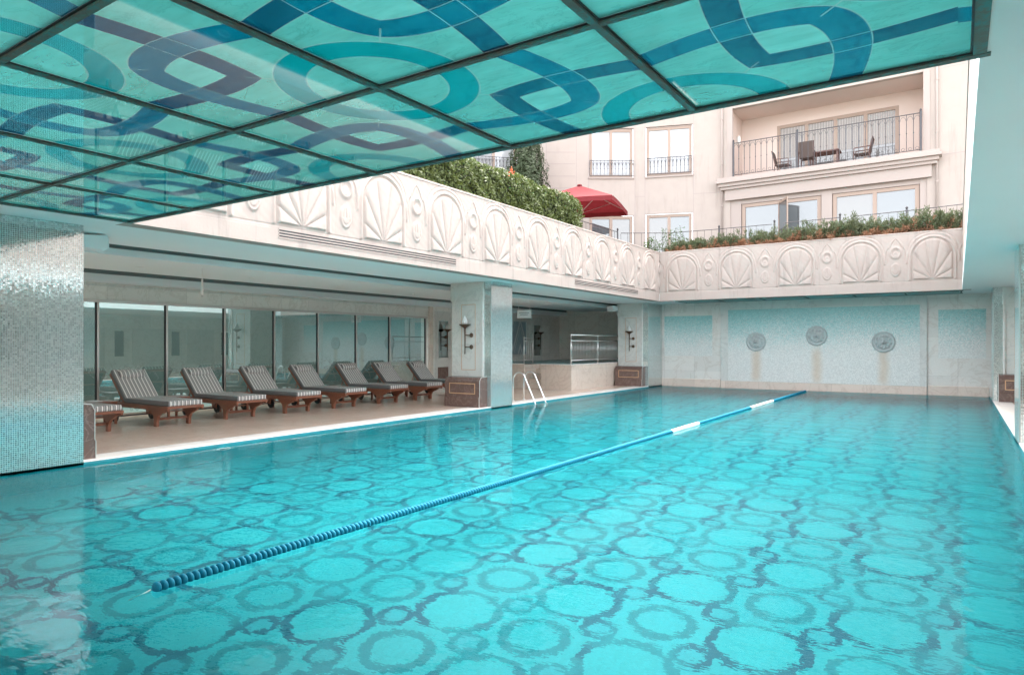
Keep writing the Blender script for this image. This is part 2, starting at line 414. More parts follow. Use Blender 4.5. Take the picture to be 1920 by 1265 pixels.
# ------------------------------------------------------------------ geometry helpers
class G:
    def __init__(s): s.v = []; s.f = []
    def quad(s, a, b, c, d): n = len(s.v); s.v += [a, b, c, d]; s.f.append((n, n+1, n+2, n+3)); return s
    def box(s, x0, x1, y0, y1, z0, z1, T=None):
        x0, x1 = sorted((x0, x1)); y0, y1 = sorted((y0, y1)); z0, z1 = sorted((z0, z1))
        p = [(x0, y0, z0), (x1, y0, z0), (x1, y1, z0), (x0, y1, z0), (x0, y0, z1), (x1, y0, z1), (x1, y1, z1), (x0, y1, z1)]
        if T: p = [T(*q) for q in p]
        n = len(s.v); s.v += p
        s.f += [tuple(n+i for i in q) for q in ((0, 3, 2, 1), (4, 5, 6, 7), (0, 1, 5, 4), (1, 2, 6, 5), (2, 3, 7, 6), (3, 0, 4, 7))]
        return s
    def prism(s, pts, fn_, a, b):
        """polygon pts (u,v) extruded from a to b; fn_(u,v,w)->xyz"""
        n = len(s.v); k = len(pts)
        s.v += [fn_(u, v, a) for u, v in pts]+[fn_(u, v, b) for u, v in pts]
        s.f.append(tuple(n+i for i in range(k))[::-1]); s.f.append(tuple(n+k+i for i in range(k)))
        s.f += [(n+i, n+(i+1) % k, n+k+(i+1) % k, n+k+i) for i in range(k)]
        return s
    def tube(s, path, r, seg=8, closed=False):
        P = [Vector(p) for p in path]; n0 = len(s.v); k = len(P)
        rr = r if isinstance(r, (list, tuple)) else [r]*k
        up = None
        for i, p in enumerate(P):
            if closed: d = P[(i+1) % k]-P[i-1]
            else: d = P[min(i+1, k-1)]-P[max(i-1, 0)]
            d.normalize()
            if up is None: up = d.orthogonal().normalized()
            up = (up-d*up.dot(d)).normalized(); sd_ = d.cross(up)
            for j in range(seg):
                a = 2*math.pi*j/seg
                s.v.append(tuple(p+(up*math.cos(a)+sd_*math.sin(a))*rr[i]))
        for i in range(k if closed else k-1):
            for j in range(seg):
                a = n0+i*seg+j; b = n0+i*seg+(j+1) % seg; i2 = (i+1) % k
                s.f.append((a, b, n0+i2*seg+(j+1) % seg, n0+i2*seg+j))
        if not closed:
            s.f.append(tuple(n0+j for j in range(seg))[::-1]); s.f.append(tuple(n0+(k-1)*seg+j for j in range(seg)))
        return s
    def lathe(s, prof, c, axis='z', seg=16):
        n0 = len(s.v); k = len(prof)
        for r, h in prof:
            for j in range(seg):
                a = 2*math.pi*j/seg; u, v = r*math.cos(a), r*math.sin(a)
                q = {'z': (u, v, h), 'x': (h, u, v), 'y': (v, h, u)}[axis]
                s.v.append((c[0]+q[0], c[1]+q[1], c[2]+q[2]))
        for i in range(k-1):
            for j in range(seg):
                s.f.append((n0+i*seg+j, n0+i*seg+(j+1) % seg, n0+(i+1)*seg+(j+1) % seg, n0+(i+1)*seg+j))
        s.f.append(tuple(n0+j for j in range(seg))[::-1]); s.f.append(tuple(n0+(k-1)*seg+j for j in range(seg)))
        return s
    def ring(s, c, R_, r, axis='z', seg=20, sub=6):
        path = []
        for j in range(seg):
            a = 2*math.pi*j/seg; u, v = R_*math.cos(a), R_*math.sin(a)
            q = {'z': (u, v, 0), 'x': (0, u, v), 'y': (u, 0, v)}[axis]; path.append((c[0]+q[0], c[1]+q[1], c[2]+q[2]))
        return s.tube(path, r, sub, True)
OFF = {}
def setp(o, label=None, cat=None, group=None, kind=None):
    if label: o['label'] = label
    if cat: o['category'] = cat
    if group: o['group'] = group
    if kind: o['kind'] = kind
    return o
def thing(name, loc, label, cat, group=None):
    o = bpy.data.objects.new(name, None); C.objects.link(o); o.location = loc; o.empty_display_size = .2
    OFF[o.name] = Vector(loc); return setp(o, label, cat, group)
def mk(name, g, mat, parent=None, smooth=False, bevel=0, loc=None, label=None, auto=None):
    off = OFF.get(parent.name, Vector()) if parent else Vector(loc or (0, 0, 0))
    me = bpy.data.meshes.new(name)
    V = [(v[0]-off.x, v[1]-off.y, v[2]-off.z) for v in g.v]
    me.from_pydata(V, [], g.f); me.update()
    if not parent or True:
        bm = bmesh.new(); bm.from_mesh(me); bmesh.ops.recalc_face_normals(bm, faces=bm.faces) if g.f and len(g.f) > 1 and not getattr(g, 'keep', False) else None
        bm.to_mesh(me); bm.free()
    me.materials.append(MT[mat] if isinstance(mat, str) else mat)
    o = bpy.data.objects.new(name, me); C.objects.link(o)
    if parent: o.parent = parent
    else: o.location = off
    OFF[o.name] = off
    if smooth or auto:
        me.polygons.foreach_set('use_smooth', [True]*len(me.polygons))
        if auto:
            md = o.modifiers.new('edge', 'EDGE_SPLIT'); md.split_angle = R(auto)
    if bevel:
        md = o.modifiers.new('bevel', 'BEVEL'); md.width = bevel; md.segments = 2; md.limit_method = 'ANGLE'
    if label: o['label'] = label
    return o
def npmesh(name, V, F, mat, parent=None, smooth=False):
    off = OFF.get(parent.name, Vector()) if parent else Vector()
    V = np.asarray(V, dtype=np.float32)-np.array(off, dtype=np.float32); F = np.asarray(F, dtype=np.int32)
    me = bpy.data.meshes.new(name); me.vertices.add(len(V)); me.vertices.foreach_set('co', V.ravel())
    k = F.shape[1]; me.loops.add(F.size); me.loops.foreach_set('vertex_index', F.ravel())
    me.polygons.add(len(F)); me.polygons.foreach_set('loop_start', np.arange(0, F.size, k, dtype=np.int32))
    me.update(calc_edges=True); me.validate()
    if smooth: me.polygons.foreach_set('use_smooth', np.ones(len(F), dtype=bool))
    me.materials.append(MT[mat]); o = bpy.data.objects.new(name, me); C.objects.link(o)
    if parent: o.parent = parent
    OFF[o.name] = off
    return o
def dup(root, loc, rotz=None, label=None, group=None):
    r = root.copy(); C.objects.link(r); r.location = loc
    if rotz is not None: r.rotation_euler = (0, 0, rotz)
    if label: r['label'] = label
    if group: r['group'] = group
    for ch in list(root.children):
        c = ch.copy(); C.objects.link(c); c.parent = r
        for g_ in list(ch.children):
            d = g_.copy(); C.objects.link(d); d.parent = c
    return r
def struct(name, g, mat, **k): return setp(mk(name, g, mat, **k), kind='structure')
random.seed(7); rng = np.random.default_rng(11)

# ------------------------------------------------------------------ key dimensions
XL, XR, YN, YE, DEP = -9.69, .80, .45, 25.45, 1.30
DK = .045                      # deck height above water
ZS, ZP = 3.2, 3.086            # soffit, dropped panel
XB = -15.2                     # lounge back wall
OX0, OX1, OY0, OY1 = -9.0, .10, 4.54, 23.4      # roof opening
ZT = 4.97

# ------------------------------------------------------------------ pool
struct('pool_floor', G().quad((XL, YN, -DEP), (XR, YN, -DEP), (XR, YE, -DEP), (XL, YE, -DEP)), 'pool_floor')
struct('pool_side', G().quad((XL, YN, -DEP), (XL, YE, -DEP), (XL, YE, DK-.012), (XL, YN, DK-.012)), 'pool_wall_y')
struct('pool_side', G().quad((XR, YN, -DEP), (XR, YE, -DEP), (XR, YE, DK-.012), (XR, YN, DK-.012)), 'pool_wall_y')
struct('pool_end', G().quad((XL, YE, -DEP), (XR, YE, -DEP), (XR, YE, .0), (XL, YE, .0)), 'pool_wall_x')
struct('pool_end', G().quad((XL, YN, -DEP), (XR, YN, -DEP), (XR, YN, DK-.012), (XL, YN, DK-.012)), 'pool_wall_x')
wg = G().quad((XL, YN, 0), (XR, YN, 0), (XR, YE, 0), (XL, YE, 0)); struct('pool_water', wg, 'water')
# decks
struct('pool_deck', G().box(XB-.4, -10.17, -6, 27, -.3, DK), 'floor')
struct('pool_coping', G().box(-10.17, XL-.003, -6, 27, -.02, DK+.004), 'coping', bevel=.008)
struct('pool_deck', G().box(1.22, 6.6, -6, 27, -.3, DK), 'floor')
struct('pool_coping', G().box(XR+.003, 1.22, -6, 27, -.02, DK+.004), 'coping', bevel=.008)
struct('pool_deck', G().box(XL+.004, XR-.004, -6, YN-.004, -.3, DK-.001), 'floor')

# ------------------------------------------------------------------ ceilings
g = G()
g.box(-11.13, OX0, -6, 27.2, ZS, ZS+.25)                    # strip beside the opening
g.box(OX1, 6.8, -6, 27.2, ZS, ZS+.25)                       # right strip
g.box(OX0, OX1, OY1, 27.2, ZS+.0, ZS+.25)                   # far strip
g.box(OX0, OX1, -6, .0, ZS, ZS+.25)
struct('ceiling', g, 'white_paint')
struct('ceiling_panel', G().box(-14.0, -11.57, -6, 27.2, ZP, ZS), 'grey_paint')
struct('ceiling_panel', G().box(XB-.3, -14.8, -6, 27.2, 2.93, ZP), 'grey_paint')
struct('ceiling_slot', G().box(-11.64, -11.60, -6, 27.2, ZS+.001, 3.5), 'slot')
struct('ceiling_slot', G().box(-14.88, -14.83, -6, 27.2, ZP+.001, 3.5), 'slot')
struct('ceiling_slot', G().box(XB, -11.0, -6, 27.2, ZP+.42, ZP+.5), 'slot')
# ------------------------------------------------------------------ garden terrace above
g = G(); z = 4.75
for a in ((-60, -9.3, 19.5, 90), (-15.55, -9.3, -8, 19.5), (-60, -18.2, 2, 19.5), (-9.3, .45, 23.7, 90), (.45, 9, -8, 90), (-9.3, .45, -8, -.1)):  # slab left open above the added light well so daylight enters
    g.box(a[0], a[1], a[2], a[3], z-.3, z)
struct('terrace_ground', g, 'lawn')

struct('ground', G().box(6.95, 400, -400, 400, -.4, -.05).box(-400, 6.95, -400, -6.35, -.4, -.05), 'lawn')

# ------------------------------------------------------------------ carved parapets
def relief_mesh(nx=132, nz=124):
    W, H = 1.885, 1.50
    x = np.linspace(-W/2, W/2, nx); z = np.linspace(0, H, nz)     # z measured from 3.45
    Xg, Z = np.meshgrid(x, z); Zr = Z+.25
    sm = lambda t: np.clip(t, 0, 1)**2*(3-2*np.clip(t, 0, 1))
    h = np.zeros_like(Xg)
    r0 = .50
    zc = 1.0
    rad = np.hypot(Xg, (Zr-zc)*.94)
    d = np.where(Zr > zc, r0-rad, np.minimum(r0-np.abs(Xg), Zr-.34))
    dout = np.where(Zr > zc, rad-r0, np.abs(Xg)-r0)
    dbot = Zr-.31
    h += .034*sm(d/.035)
    # petals
    ang = np.degrees(np.arctan2(Zr-.33, Xg)); rr = np.hypot(Xg, Zr-.33)
    best = np.full_like(Xg, 9.)
    for a in (31, 60, 80.5, 99.5, 120, 149):
        t = np.abs(rr*np.sin(np.radians(ang-a))); best = np.minimum(best, np.where(np.cos(np.radians(ang-a)) > 0, t, 9))
    ins = sm(d/.03)
    h += ins*(.022*(1-np.exp(-(best/.05)**2))-.020*np.exp(-(best/.013)**2))
    # arch moulding
    kz = sm(dbot/.03)
    h += kz*.042*np.exp(-((dout-.065)/.028)**2)*(dout > -.02)
    h -= kz*.012*np.exp(-((dout-.015)/.012)**2)
    # shoulder curl outside the arch
    sh = sm((Zr-.80)/.06)
    h += sh*.022*np.exp(-((dout-.145-.02*np.sin(Zr*9))/.03)**2)
    h -= sh*.014*np.exp(-((dout-.195-.02*np.sin(Zr*9))/.012)**2)
    u = W/2-np.abs(Xg)
    # upper ring and knob
    ru = np.hypot(u, (Zr-1.18)*.82)
    h = np.where(ru < .21, h*.2, h)
    h += .040*np.exp(-((ru-.125)/.036)**2)
    rk = np.hypot(u, (Zr-1.13)*.85); h += .03*sm((.078-rk)/.03)
    # lower oval with slits
    ro = np.hypot(u/.145, (Zr-.66)/.225)
    h = np.where(ro < 1.1, h*.3, h)
    h += .034*sm((1-ro)/.25)-.014*np.exp(-((ro-.62)/.07)**2)*(Zr < .62)
    for du in (.0, .05):
        h -= .014*np.exp(-((u-du-.5*np.clip(.86-Zr, 0, 1)*(.25 if du else 0))/.010)**2)*sm((.86-Zr)/.05)*sm((Zr-.62)/.05)
    # pointed ogee over the ring
    t = np.clip((Zr-1.02)/.56, 0, 1)
    uo = .255*(1-t**2.2)*(1-.25*np.sin(np.pi*t)*(t > .55))
    m_ = sm((Zr-.82)/.05)*sm((1.60-Zr)/.02)
    h -= m_*.020*np.exp(-((u-uo)/.014)**2)
    h += m_*.014*np.exp(-((u-uo-.035)/.022)**2)
    # lower rule
    h -= .012*np.exp(-((Zr-.305)/.010)**2)
    h *= .78*sm(Z/.02)
    h += .0015*np.sin(Xg*31+Z*17)*np.sin(Z*23)
    h[0, :] = 0; h[-1, :] = 0
    V = np.stack([Xg, -h, Z], -1).reshape(-1, 3)
    i = np.arange(nx-1)[None, :]+np.arange(nz-1)[:, None]*nx; i = i.ravel()
    F = np.stack([i, i+1, i+nx+1, i+nx], 1)
    return V, F
rv, rf = relief_mesh()
def parapet(label, axis, base, cents, lo, hi):
    """axis 'y': face looks along +X at x=base; axis 'x': face looks along -Y at y=base"""
    loc = (base, (lo+hi)/2, ZS) if axis == 'y' else ((lo+hi)/2, base, ZS)
    t = thing('carved_parapet', loc, label, 'parapet wall')
    sg = -1 if axis == 'y' else 1
    def bx(g, a, b, d0, d1, z0, z1):
        return g.box(base+sg*d0, base+sg*d1, a, b, z0, z1) if axis == 'y' else g.box(a, b, base+sg*d0, base+sg*d1, z0, z1)
    mk('core', bx(G(), lo, hi, .012, .30, ZS-.002, 4.93), 'relief', t)
    mk('lower_band', bx(G(), lo, hi, -.006, .012, ZS-.006, 3.452), 'relief', t, bevel=.004)
    mk('coping', bx(G(), lo, hi, -.012, .32, 4.925, ZT), 'relief', t, bevel=.01)
    first = None
    for c in cents:
        if first is None:
            p = npmesh('carved_panel', rv, rf, 'relief', None, True); p.parent = t; first = p
        else:
            p = first.copy(); C.objects.link(p)
            p.parent = t
        if axis == 'y': p.rotation_euler = (0, 0, R(90)); p.location = (0, c-loc[1], 3.45-ZS)
        else: p.location = (c-loc[0], 0, 3.45-ZS)
    return t
pl_ = parapet('long carved stone parapet with shell reliefs above the lounger side of the pool', 'y', OX0, [5.455+1.885*k for k in range(10)], 4.51, 23.36)
pf_ = parapet('short carved stone parapet with five shell reliefs below the juniper bed', 'x', OY1, [-8.16+1.885*k for k in range(5)], -9.10, .32)
t = thing('plain_parapet', (.27, 14, ZS), 'plain rendered parapet closing the right side of the roof opening', 'parapet wall')
mk('core', G().box(OX1+.012, .4, 4.55, 23.4, ZS+.003, 4.93), 'relief', t)
mk('coping', G().box(OX1, .42, 4.55, 23.4, 4.925, ZT), 'relief', t)
for a, b, lab in ((6.88, 11.43, 'long slotted air vent in the parapet band over the sun loungers'), (16.88, 21.39, 'slotted air vent in the parapet band beyond the middle mosaic column')):
    v = thing('air_vent', (OX0, (a+b)/2, 3.39), lab, 'air vent', 'slotted vents along the parapet')
    mk('slot_backing', G().box(OX0+.006, OX0+.0085, a, b, 3.325, 3.455), 'dark_metal', v)
    g = G()
    for k in range(4): g.box(OX0+.009, OX0+.016, a-.02, b+.02, 3.310+k*.045, 3.310+k*.045+.021)
    mk('louvre', g, 'relief', v)

# ------------------------------------------------------------------ patterned glass canopy
t = thing('glass_canopy', (-4.45, 2.3, ZS), 'turquoise and blue patterned glass canopy in a patinated metal grid over the near end', 'glass canopy')
gxs = [-8.97, -7.5, -6.0, -4.5, -3.0, -1.5, .10]; gys = [.04, 1.55, 3.04, 4.54]
for i, x in enumerate(gxs):
    w_ = .022 if 0 < i < 6 else .032
    fb = mk('frame_bar', G().box(x-w_, x+w_, .04, 4.50, ZS-.010, ZS+.10), 'patina', t, bevel=.002)
    mk('shade_line', G().box(x-w_-.012, x+w_+.012, .05, 4.49, ZS+.003, ZS+.009), 'dark_metal', fb)  # dark strip standing in for the shadow line along the bar
for i, y in enumerate(gys):
    w_ = .020 if 0 < i < 3 else .028
    fb = mk('frame_bar', G().box(-9.0, .15, y-w_, y+w_, ZS-.008, ZS+.096), 'patina', t, bevel=.002)
    mk('shade_line', G().box(-8.99, .14, y-w_-.012, y+w_+.012, ZS+.0035, ZS+.0095), 'dark_metal', fb)  # same dark shadow line drawn beside the cross bars
for i in range(6):
    for j in range(3):
        mk('glass_pane', G().quad((gxs[i]+.03, gys[j+1]-.03, ZS+.012), (gxs[i+1]-.03, gys[j+1]-.03, ZS+.012), (gxs[i+1]-.03, gys[j]+.03, ZS+.012), (gxs[i]+.03, gys[j]+.03, ZS+.012)), 'stained', t)

# a second narrow strip of the same glass beyond the far parapet
MT['teal_strip'] = plain('teal_strip_glass', (.12, .36, .36), .3)
t = thing('glass_strip', (-4.4, 24.1, ZS), 'narrow strip of teal glass panels seen edge on beneath the far parapet', 'glass ceiling strip')
for i in range(6):
    x0 = -8.5+i*1.43
    mk('glass_pane', G().box(x0+.04, x0+1.39, 23.86, 24.9, ZS-.012, ZS-.004), 'teal_strip', t)
g = G()
g.box(-8.55, .13, 23.79, 23.84, ZS-.022, ZS-.001); g.box(-8.55, .13, 24.92, 24.97, ZS-.022, ZS-.001)
for i in range(7): g.box(-8.52+i*1.43, -8.48+i*1.43, 23.84, 24.92, ZS-.021, ZS-.003)
mk('frame_grid', g, 'patina', t)

# ------------------------------------------------------------------ columns
def column(side, y0, y1, label):
    """side -1: left of the pool, outer face x=XL; +1: right"""
    xf = XL if side < 0 else XR
    sx = side
    X_ = lambda d: xf+sx*d                 # d = distance away from the pool
    t = thing('mosaic_column', (X_(.6), (y0+y1)/2, 0), label, 'column', 'mosaic and marble columns beside the pool')
    mk('shaft', G().box(X_(.02), X_(1.25), y0+.02, y1-.02, 0, ZS-.004), 'marble_plain', t)
    mk('mirror_mosaic', G().box(X_(0), X_(.018), y0, y1, -.01, ZS-.002), 'mirror_yz', t, label='face of tiny mirror tiles')
    for s in (-1, 1):
        ye = y0 if s < 0 else y1
        yo = lambda d, ye=ye, s=s: ye+s*d*(.58 if s > 0 and d > .1 else 1)
        mk('mirror_strip', G().box(X_(.02), X_(.23), yo(0), yo(-.016), 0, ZS-.004), 'mirror_xz', t)
        mk('edge_trim', G().box(X_(.23), X_(.29), yo(.05), yo(-.016), .8, ZS-.15), 'marble_plain', t, bevel=.01)
        mk('marble_face', G().box(X_(.292), X_(1.24), yo(.02), yo(-.016), .75, ZS-.15), 'marble_plain', t)
        mk('capital', G().box(X_(.22), X_(1.28), yo(.035), yo(-.016), 2.72, ZS-.005), 'marble_plain', t, bevel=.012)
        g = G(); a, b, c, d, q = .48, .93, .96, 2.64, .014
        for bx in ((a, b, c, c+q), (a, b, d-q, d), (a, a+q, c+q, d-q), (b-q, b, c+q, d-q)):
            g.box(X_(bx[0]), X_(bx[1]), yo(.0235), yo(.018), bx[2], bx[3])
        mk('inlay_line', g, 'inlay', t)
        # brown marble dado with chamfered top
        prof = [(.0, 0), (.36, 0), (.36, .24), (.335, .26), (.335, .66), (.27, .74), (.0, .76)]
        if s > 0 and y0 > 5: continue
        bs = mk('base', G().prism(prof, lambda u, v, w, yo=yo: (w, yo(u), v+DK), X_(.12), X_(1.22)), 'dado', t, bevel=.008)
        g = G(); a, b, c, d, q = .26, 1.08, .33, .60, .022
        for bx in ((a, b, c, c+q), (a, b, d-q, d), (a, a+q, c+q, d-q), (b-q, b, c+q, d-q)):
            g.box(X_(bx[0]), X_(bx[1]), yo(.339), yo(.33), bx[2]+DK, bx[3]+DK)
        mk('base_inlay', g, 'inlay', bs)
        mk('base_edge', G().tube([(X_(.118), yo(u), v+DK) for u, v in ((.362, 0), (.362, .24), (.337, .27), (.337, .66), (.272, .745), (.02, .765))], .006, 6), 'marble_plain', bs)
    return t
column(-1, 3.2, 4.29, 'large near column faced with tiny mirror tiles at the left edge')
column(-1, 13.75, 14.70, 'middle column between the loungers and the steel pool ladder')
column(-1, 24.05, 25.42, 'far left column beside the steel railing of the raised basin')
column(1, 23.1, 24.05, 'far right column at the right edge near the end wall')
column(1, 13.4, 14.35, 'right side column facing the middle lounger side column')
column(1, 3.2, 4.29, 'right side column nearest the near end of the pool')

def sconce_proto():
    """torch on a wall whose face looks along -Y at y=0"""
    t = thing('wall_sconce', (0, 0, 0), 'x', 'wall lamp', 'bronze torch sconces')
    mk('torch_rod', G().tube([(0, -.14, -.46), (0, -.14, .22)], [.012, .02], 8), 'bronze', t, smooth=True)
    for z_ in (-.28, .02):
        mk('wall_mount', G().tube([(0, -.14, z_), (.10, -.02, z_)], .013, 8).lathe([(.0, -.03), (.045, -.028), (.06, 0)], (.10, 0, z_), 'y', 14), 'bronze', t, smooth=True)
    mk('bowl', G().lathe([(.012, .18), (.03, .20), (.13, .27), (.155, .29), (.15, .30), (.05, .285)], (0, -.14, 0), 'z', 18), 'bronze', t, smooth=True)
    g = G()
    for k in range(5):
        a = k*1.2566; g.tube([(.035*math.cos(a), -.14+.035*math.sin(a), .28), (.05*math.cos(a), -.14+.05*math.sin(a), .36), (.028*math.cos(a+.4), -.14+.028*math.sin(a+.4), .43), (0, -.14, .50+.02*(k % 2))], [.02, .03, .02, .003], 6)
    mk('glass_flame', g, 'frost', t, smooth=True)
    return t
sp = sconce_proto()
sc_list = [((-10.40, 13.73, 1.83), 0, 'bronze torch sconce on the middle column above the loungers end'),
           ((-10.40, 24.03, 1.83), 0, 'bronze torch sconce on the far left column beside the railing'),
           ((XB+.03, 18.62, 1.86), R(90), 'bronze torch sconce on the narrow mirror right of the glass wall'),
           ((XB+.03, 25.05, 1.86), R(90), 'bronze torch sconce on the narrow mirror above the raised basin'),
           ((1.5, 23.08, 1.83), 0, 'bronze torch sconce on the far right column'),
           ((1.5, 13.38, 1.83), 0, 'bronze torch sconce on the right middle column'),
           ((-10.40, 4.31, 1.83), R(180), 'bronze torch sconce on the far side of the large near column')]
for i, (l, rz, lab) in enumerate(sc_list):
    if i == 0: sp.location = l; sp['label'] = lab
    else: dup(sp, l, rz, lab)

# ------------------------------------------------------------------ pool end wall
t = thing('pool_end_wall', (-4.4, YE, 0), 'pale marble end wall with a raised teal to white mosaic panel', 'wall')
mk('wall_slab', G().box(-9.75, 6.8, YE+.03, YE+.33, -.02, 4.5), 'marble_x', t)
mk('centre_surround', G().box(-7.38, -.82, YE-.06, YE+.03, -.01, ZS-.004), 'marble_plain', t, bevel=.01)
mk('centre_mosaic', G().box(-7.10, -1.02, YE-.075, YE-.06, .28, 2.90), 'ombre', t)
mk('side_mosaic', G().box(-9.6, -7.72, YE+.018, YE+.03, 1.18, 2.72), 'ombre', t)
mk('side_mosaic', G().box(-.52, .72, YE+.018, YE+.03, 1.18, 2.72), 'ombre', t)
mk('skirting', G().box(-9.7, -7.40, YE-.02, YE+.03, -.01, .30), 'marble_beige', t, bevel=.01)
mk('skirting', G().box(-.80, .79, YE-.02, YE+.03, -.01, .30), 'marble_beige', t, bevel=.01)
mk('panel_footing', G().box(-7.37, -.83, YE-.085, YE-.06, -.01, .27), 'marble_beige', t, bevel=.008)
# round carved plaques
def plaque_proto():
    t = thing('round_plaque', (0, 0, 0), 'x', 'wall plaque', 'three round carved plaques on the end wall')
    mk('disc', G().lathe([(.345, 0), (.345, -.03), (.31, -.05), (.27, -.03), (.0, -.03)], (0, 0, 0), 'y', 32), 'stone_relief', t, auto=40)
    n = 46; xs = np.linspace(-.27, .27, n); Xg, Z = np.meshgrid(xs, xs); rr = np.hypot(Xg, Z)
    th = np.arctan2(Z, Xg)
    h = .03*np.exp(-((rr-.19+.015*np.sin(th*9))/.035)**2)*(1+.6*np.sin(th*11+rr*18))
    h += .075*np.exp(-(Xg**2/.010+(Z-.01)**2/.016)) + .03*np.exp(-(rr/.14)**2)
    h -= .03*np.exp(-((np.abs(Xg)-.055)**2+(Z-.045)**2)/.0006)
    h -= .035*np.exp(-(Xg**2/.0012+(Z+.075)**2/.0004))
    h += .03*np.exp(-(Xg**2/.0005+(Z+.005)**2/.0018))
    h = np.where(rr > .265, -.02, h)
    V = np.stack([Xg, -.028-h, Z], -1).reshape(-1, 3)
    i = (np.arange(n-1)[None, :]+np.arange(n-1)[:, None]*n).ravel()
    npmesh('carved_face', V, np.stack([i, i+1, i+n+1, i+n], 1), 'stone_relief', t, True)
    return t
pp = plaque_proto()
for i, (x, z_, lab) in enumerate(((-6.09, 1.72, 'left round carved plaque low on the mosaic end wall'), (-4.07, 1.92, 'middle round carved plaque set higher than its two neighbours'), (-2.04, 1.70, 'right round carved plaque low on the mosaic end wall'))):
    if i == 0: pp.location = (x, YE-.075, z_); pp['label'] = lab
    else: dup(pp, (x, YE-.075, z_), None, lab)

# ------------------------------------------------------------------ lounge back wall
t = thing('lounge_wall', (XB, 20, 0), 'pale marble lounge wall with narrow mirrors and blue chevron panels', 'wall')
mk('header', G().box(XB-.3, XB, -6, 17.75, 2.58, 3.5), 'marble', t)
mk('header_moulding', G().box(XB, XB+.03, 3, 17.75, 2.86, 2.90), 'marble_plain', t, bevel=.008)
mk('wall_slab', G().box(XB-.3, XB, 17.75, 27.3, 0, 3.5), 'marble', t)

mk('end_trim', G().box(XB, XB+.06, 17.78, 17.98, 0, 2.93), 'marble_beige_y', t, bevel=.01)
for y0, y1 in ((18.12, 19.02), (24.55, 25.45)):
    mk('pilaster', G().box(XB, XB+.012, y0, y1, DK, 2.80), 'marble_plain', t, bevel=.006)
    g = G(); c0, c1 = y0+.18, y1-.18
    for bx in ((c0-.07, c1+.07, 1.08, 1.15), (c0-.07, c1+.07, 2.45, 2.52), (c0-.07, c0, 1.15, 2.45), (c1, c1+.07, 1.15, 2.45)):
        g.box(XB+.012, XB+.035, bx[0], bx[1], bx[2], bx[3])
    mk('mirror_frame', g, 'marble_plain', t, bevel=.006)
    mk('mirror_strip', G().box(XB+.012, XB+.018, c0, c1, 1.15, 2.45), 'mirror', t)
    mk('marble_inset', G().box(XB+.012, XB+.02, c0-.02, c1+.02, .32, .82), 'dado', t)
for y0, y1 in ((19.25, 20.9), (21.9, 24.1)):
    mk('chevron_panel', G().box(XB, XB+.015, y0, y1, 1.22, 2.58), 'chevron', t)
    mk('panel_surround', G().box(XB, XB+.03, y0-.08, y0, 1.14, 2.66).box(XB, XB+.03, y1, y1+.08, 1.14, 2.66).box(XB, XB+.03, y0, y1, 1.14, 1.22).box(XB, XB+.03, y0, y1, 2.58, 2.66), 'marble_plain', t, bevel=.006)
t = thing('annex_end_wall', (-12.4, 27, 0), 'bare stone wall closing the space behind the steel railing', 'wall')
mk('wall_slab', G().box(XB, -9.75, 27.0, 27.3, 0, 4.5), 'marble_annex', t)
mk('return_wall', G().box(-9.98, -9.75, 25.43, 27.0, 0, 4.5), 'marble_plain', t)
# glazed wall
t = thing('glass_wall', (XB, 10.4, 0), 'long smoked glass wall with steel mullions behind the sun loungers', 'glass wall')
ys = [3.5, 5.52, 7.0, 8.5, 9.98, 11.45, 12.93, 14.4, 15.85, 17.62]
mk('head_rail', G().box(XB-.02, XB+.05, 3.4, 17.7, 2.51, 2.575), 'alu', t, bevel=.005)
mk('floor_rail', G().box(XB-.02, XB+.04, 3.4, 17.7, DK, DK+.06), 'alu', t)
for i, y in enumerate(ys):
    mk('mullion', G().box(XB-.01, XB+.045, y-.022, y+.022, DK+.06, 2.51), 'alu', t, bevel=.004)
    mk('mullion_seal', G().box(XB-.01, XB+.03, y-.047, y-.022, DK+.06, 2.51), 'dark_metal', t)
for a, b in zip(ys[:-1], ys[1:]):
    g = G(); g.keep = True; g.quad((XB+.01, a+.02, DK+.06), (XB+.01, b-.02, DK+.06), (XB+.01, b-.02, 2.51), (XB+.01, a+.02, 2.51))
    mk('glass_pane', g, 'hall_glass', t)
# dark-walled space behind it, an open-roofed light well added to daylight the lounge
t = thing('added_light_well', (-16.6, 10, 0), 'dark-walled light well added behind the smoked glass to daylight the lounge', 'light well')
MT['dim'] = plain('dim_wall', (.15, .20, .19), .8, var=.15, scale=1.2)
mk('rear_wall', G().box(-18.2, -18.1, 2, 19, 0, 4.7), 'dim', t)
mk('floor_slab', G().box(-18.2, XB-.31, 2, 19, -.1, .02), 'dim', t)
mk('end_wall', G().box(-18.2, XB-.31, 2, 2.1, 0, 3), 'dim', t); mk('end_wall', G().box(-18.2, XB-.31, 18.9, 19, 0, 3), 'dim', t)

# ------------------------------------------------------------------ raised basin with steps
t = thing('raised_basin', (-13, 22, 0), 'raised beige marble basin with steps behind the pool ladder', 'raised basin')
zt = .90; g = G()
g.box(-12.2, -11.0, 20.35, 27, DK, zt); g.box(XB, -12.9, 20.35, 27, DK, zt); g.box(-12.9, -12.2, 21.4, 27, DK, zt)
mk('basin_block', g, 'marble_beige', t)
mk('side_cladding', G().box(-11.0, -10.985, 20.352, 25.43, DK, zt-.004), 'marble_beige_y', t)
g = G()
g.box(XB, -12.9, 20.31, 20.39, zt+.001, zt+.04); g.box(-12.2, -10.96, 20.31, 20.39, zt+.001, zt+.04); g.box(-11.04, -10.96, 20.39, 27, zt+.001, zt+.04)
mk('rim', g, 'coping', t, bevel=.01)
mk('basin_tiles', G().box(XB+.02, -11.3, 21.5, 26.9, zt+.001, zt+.03), 'teal_tile', t)
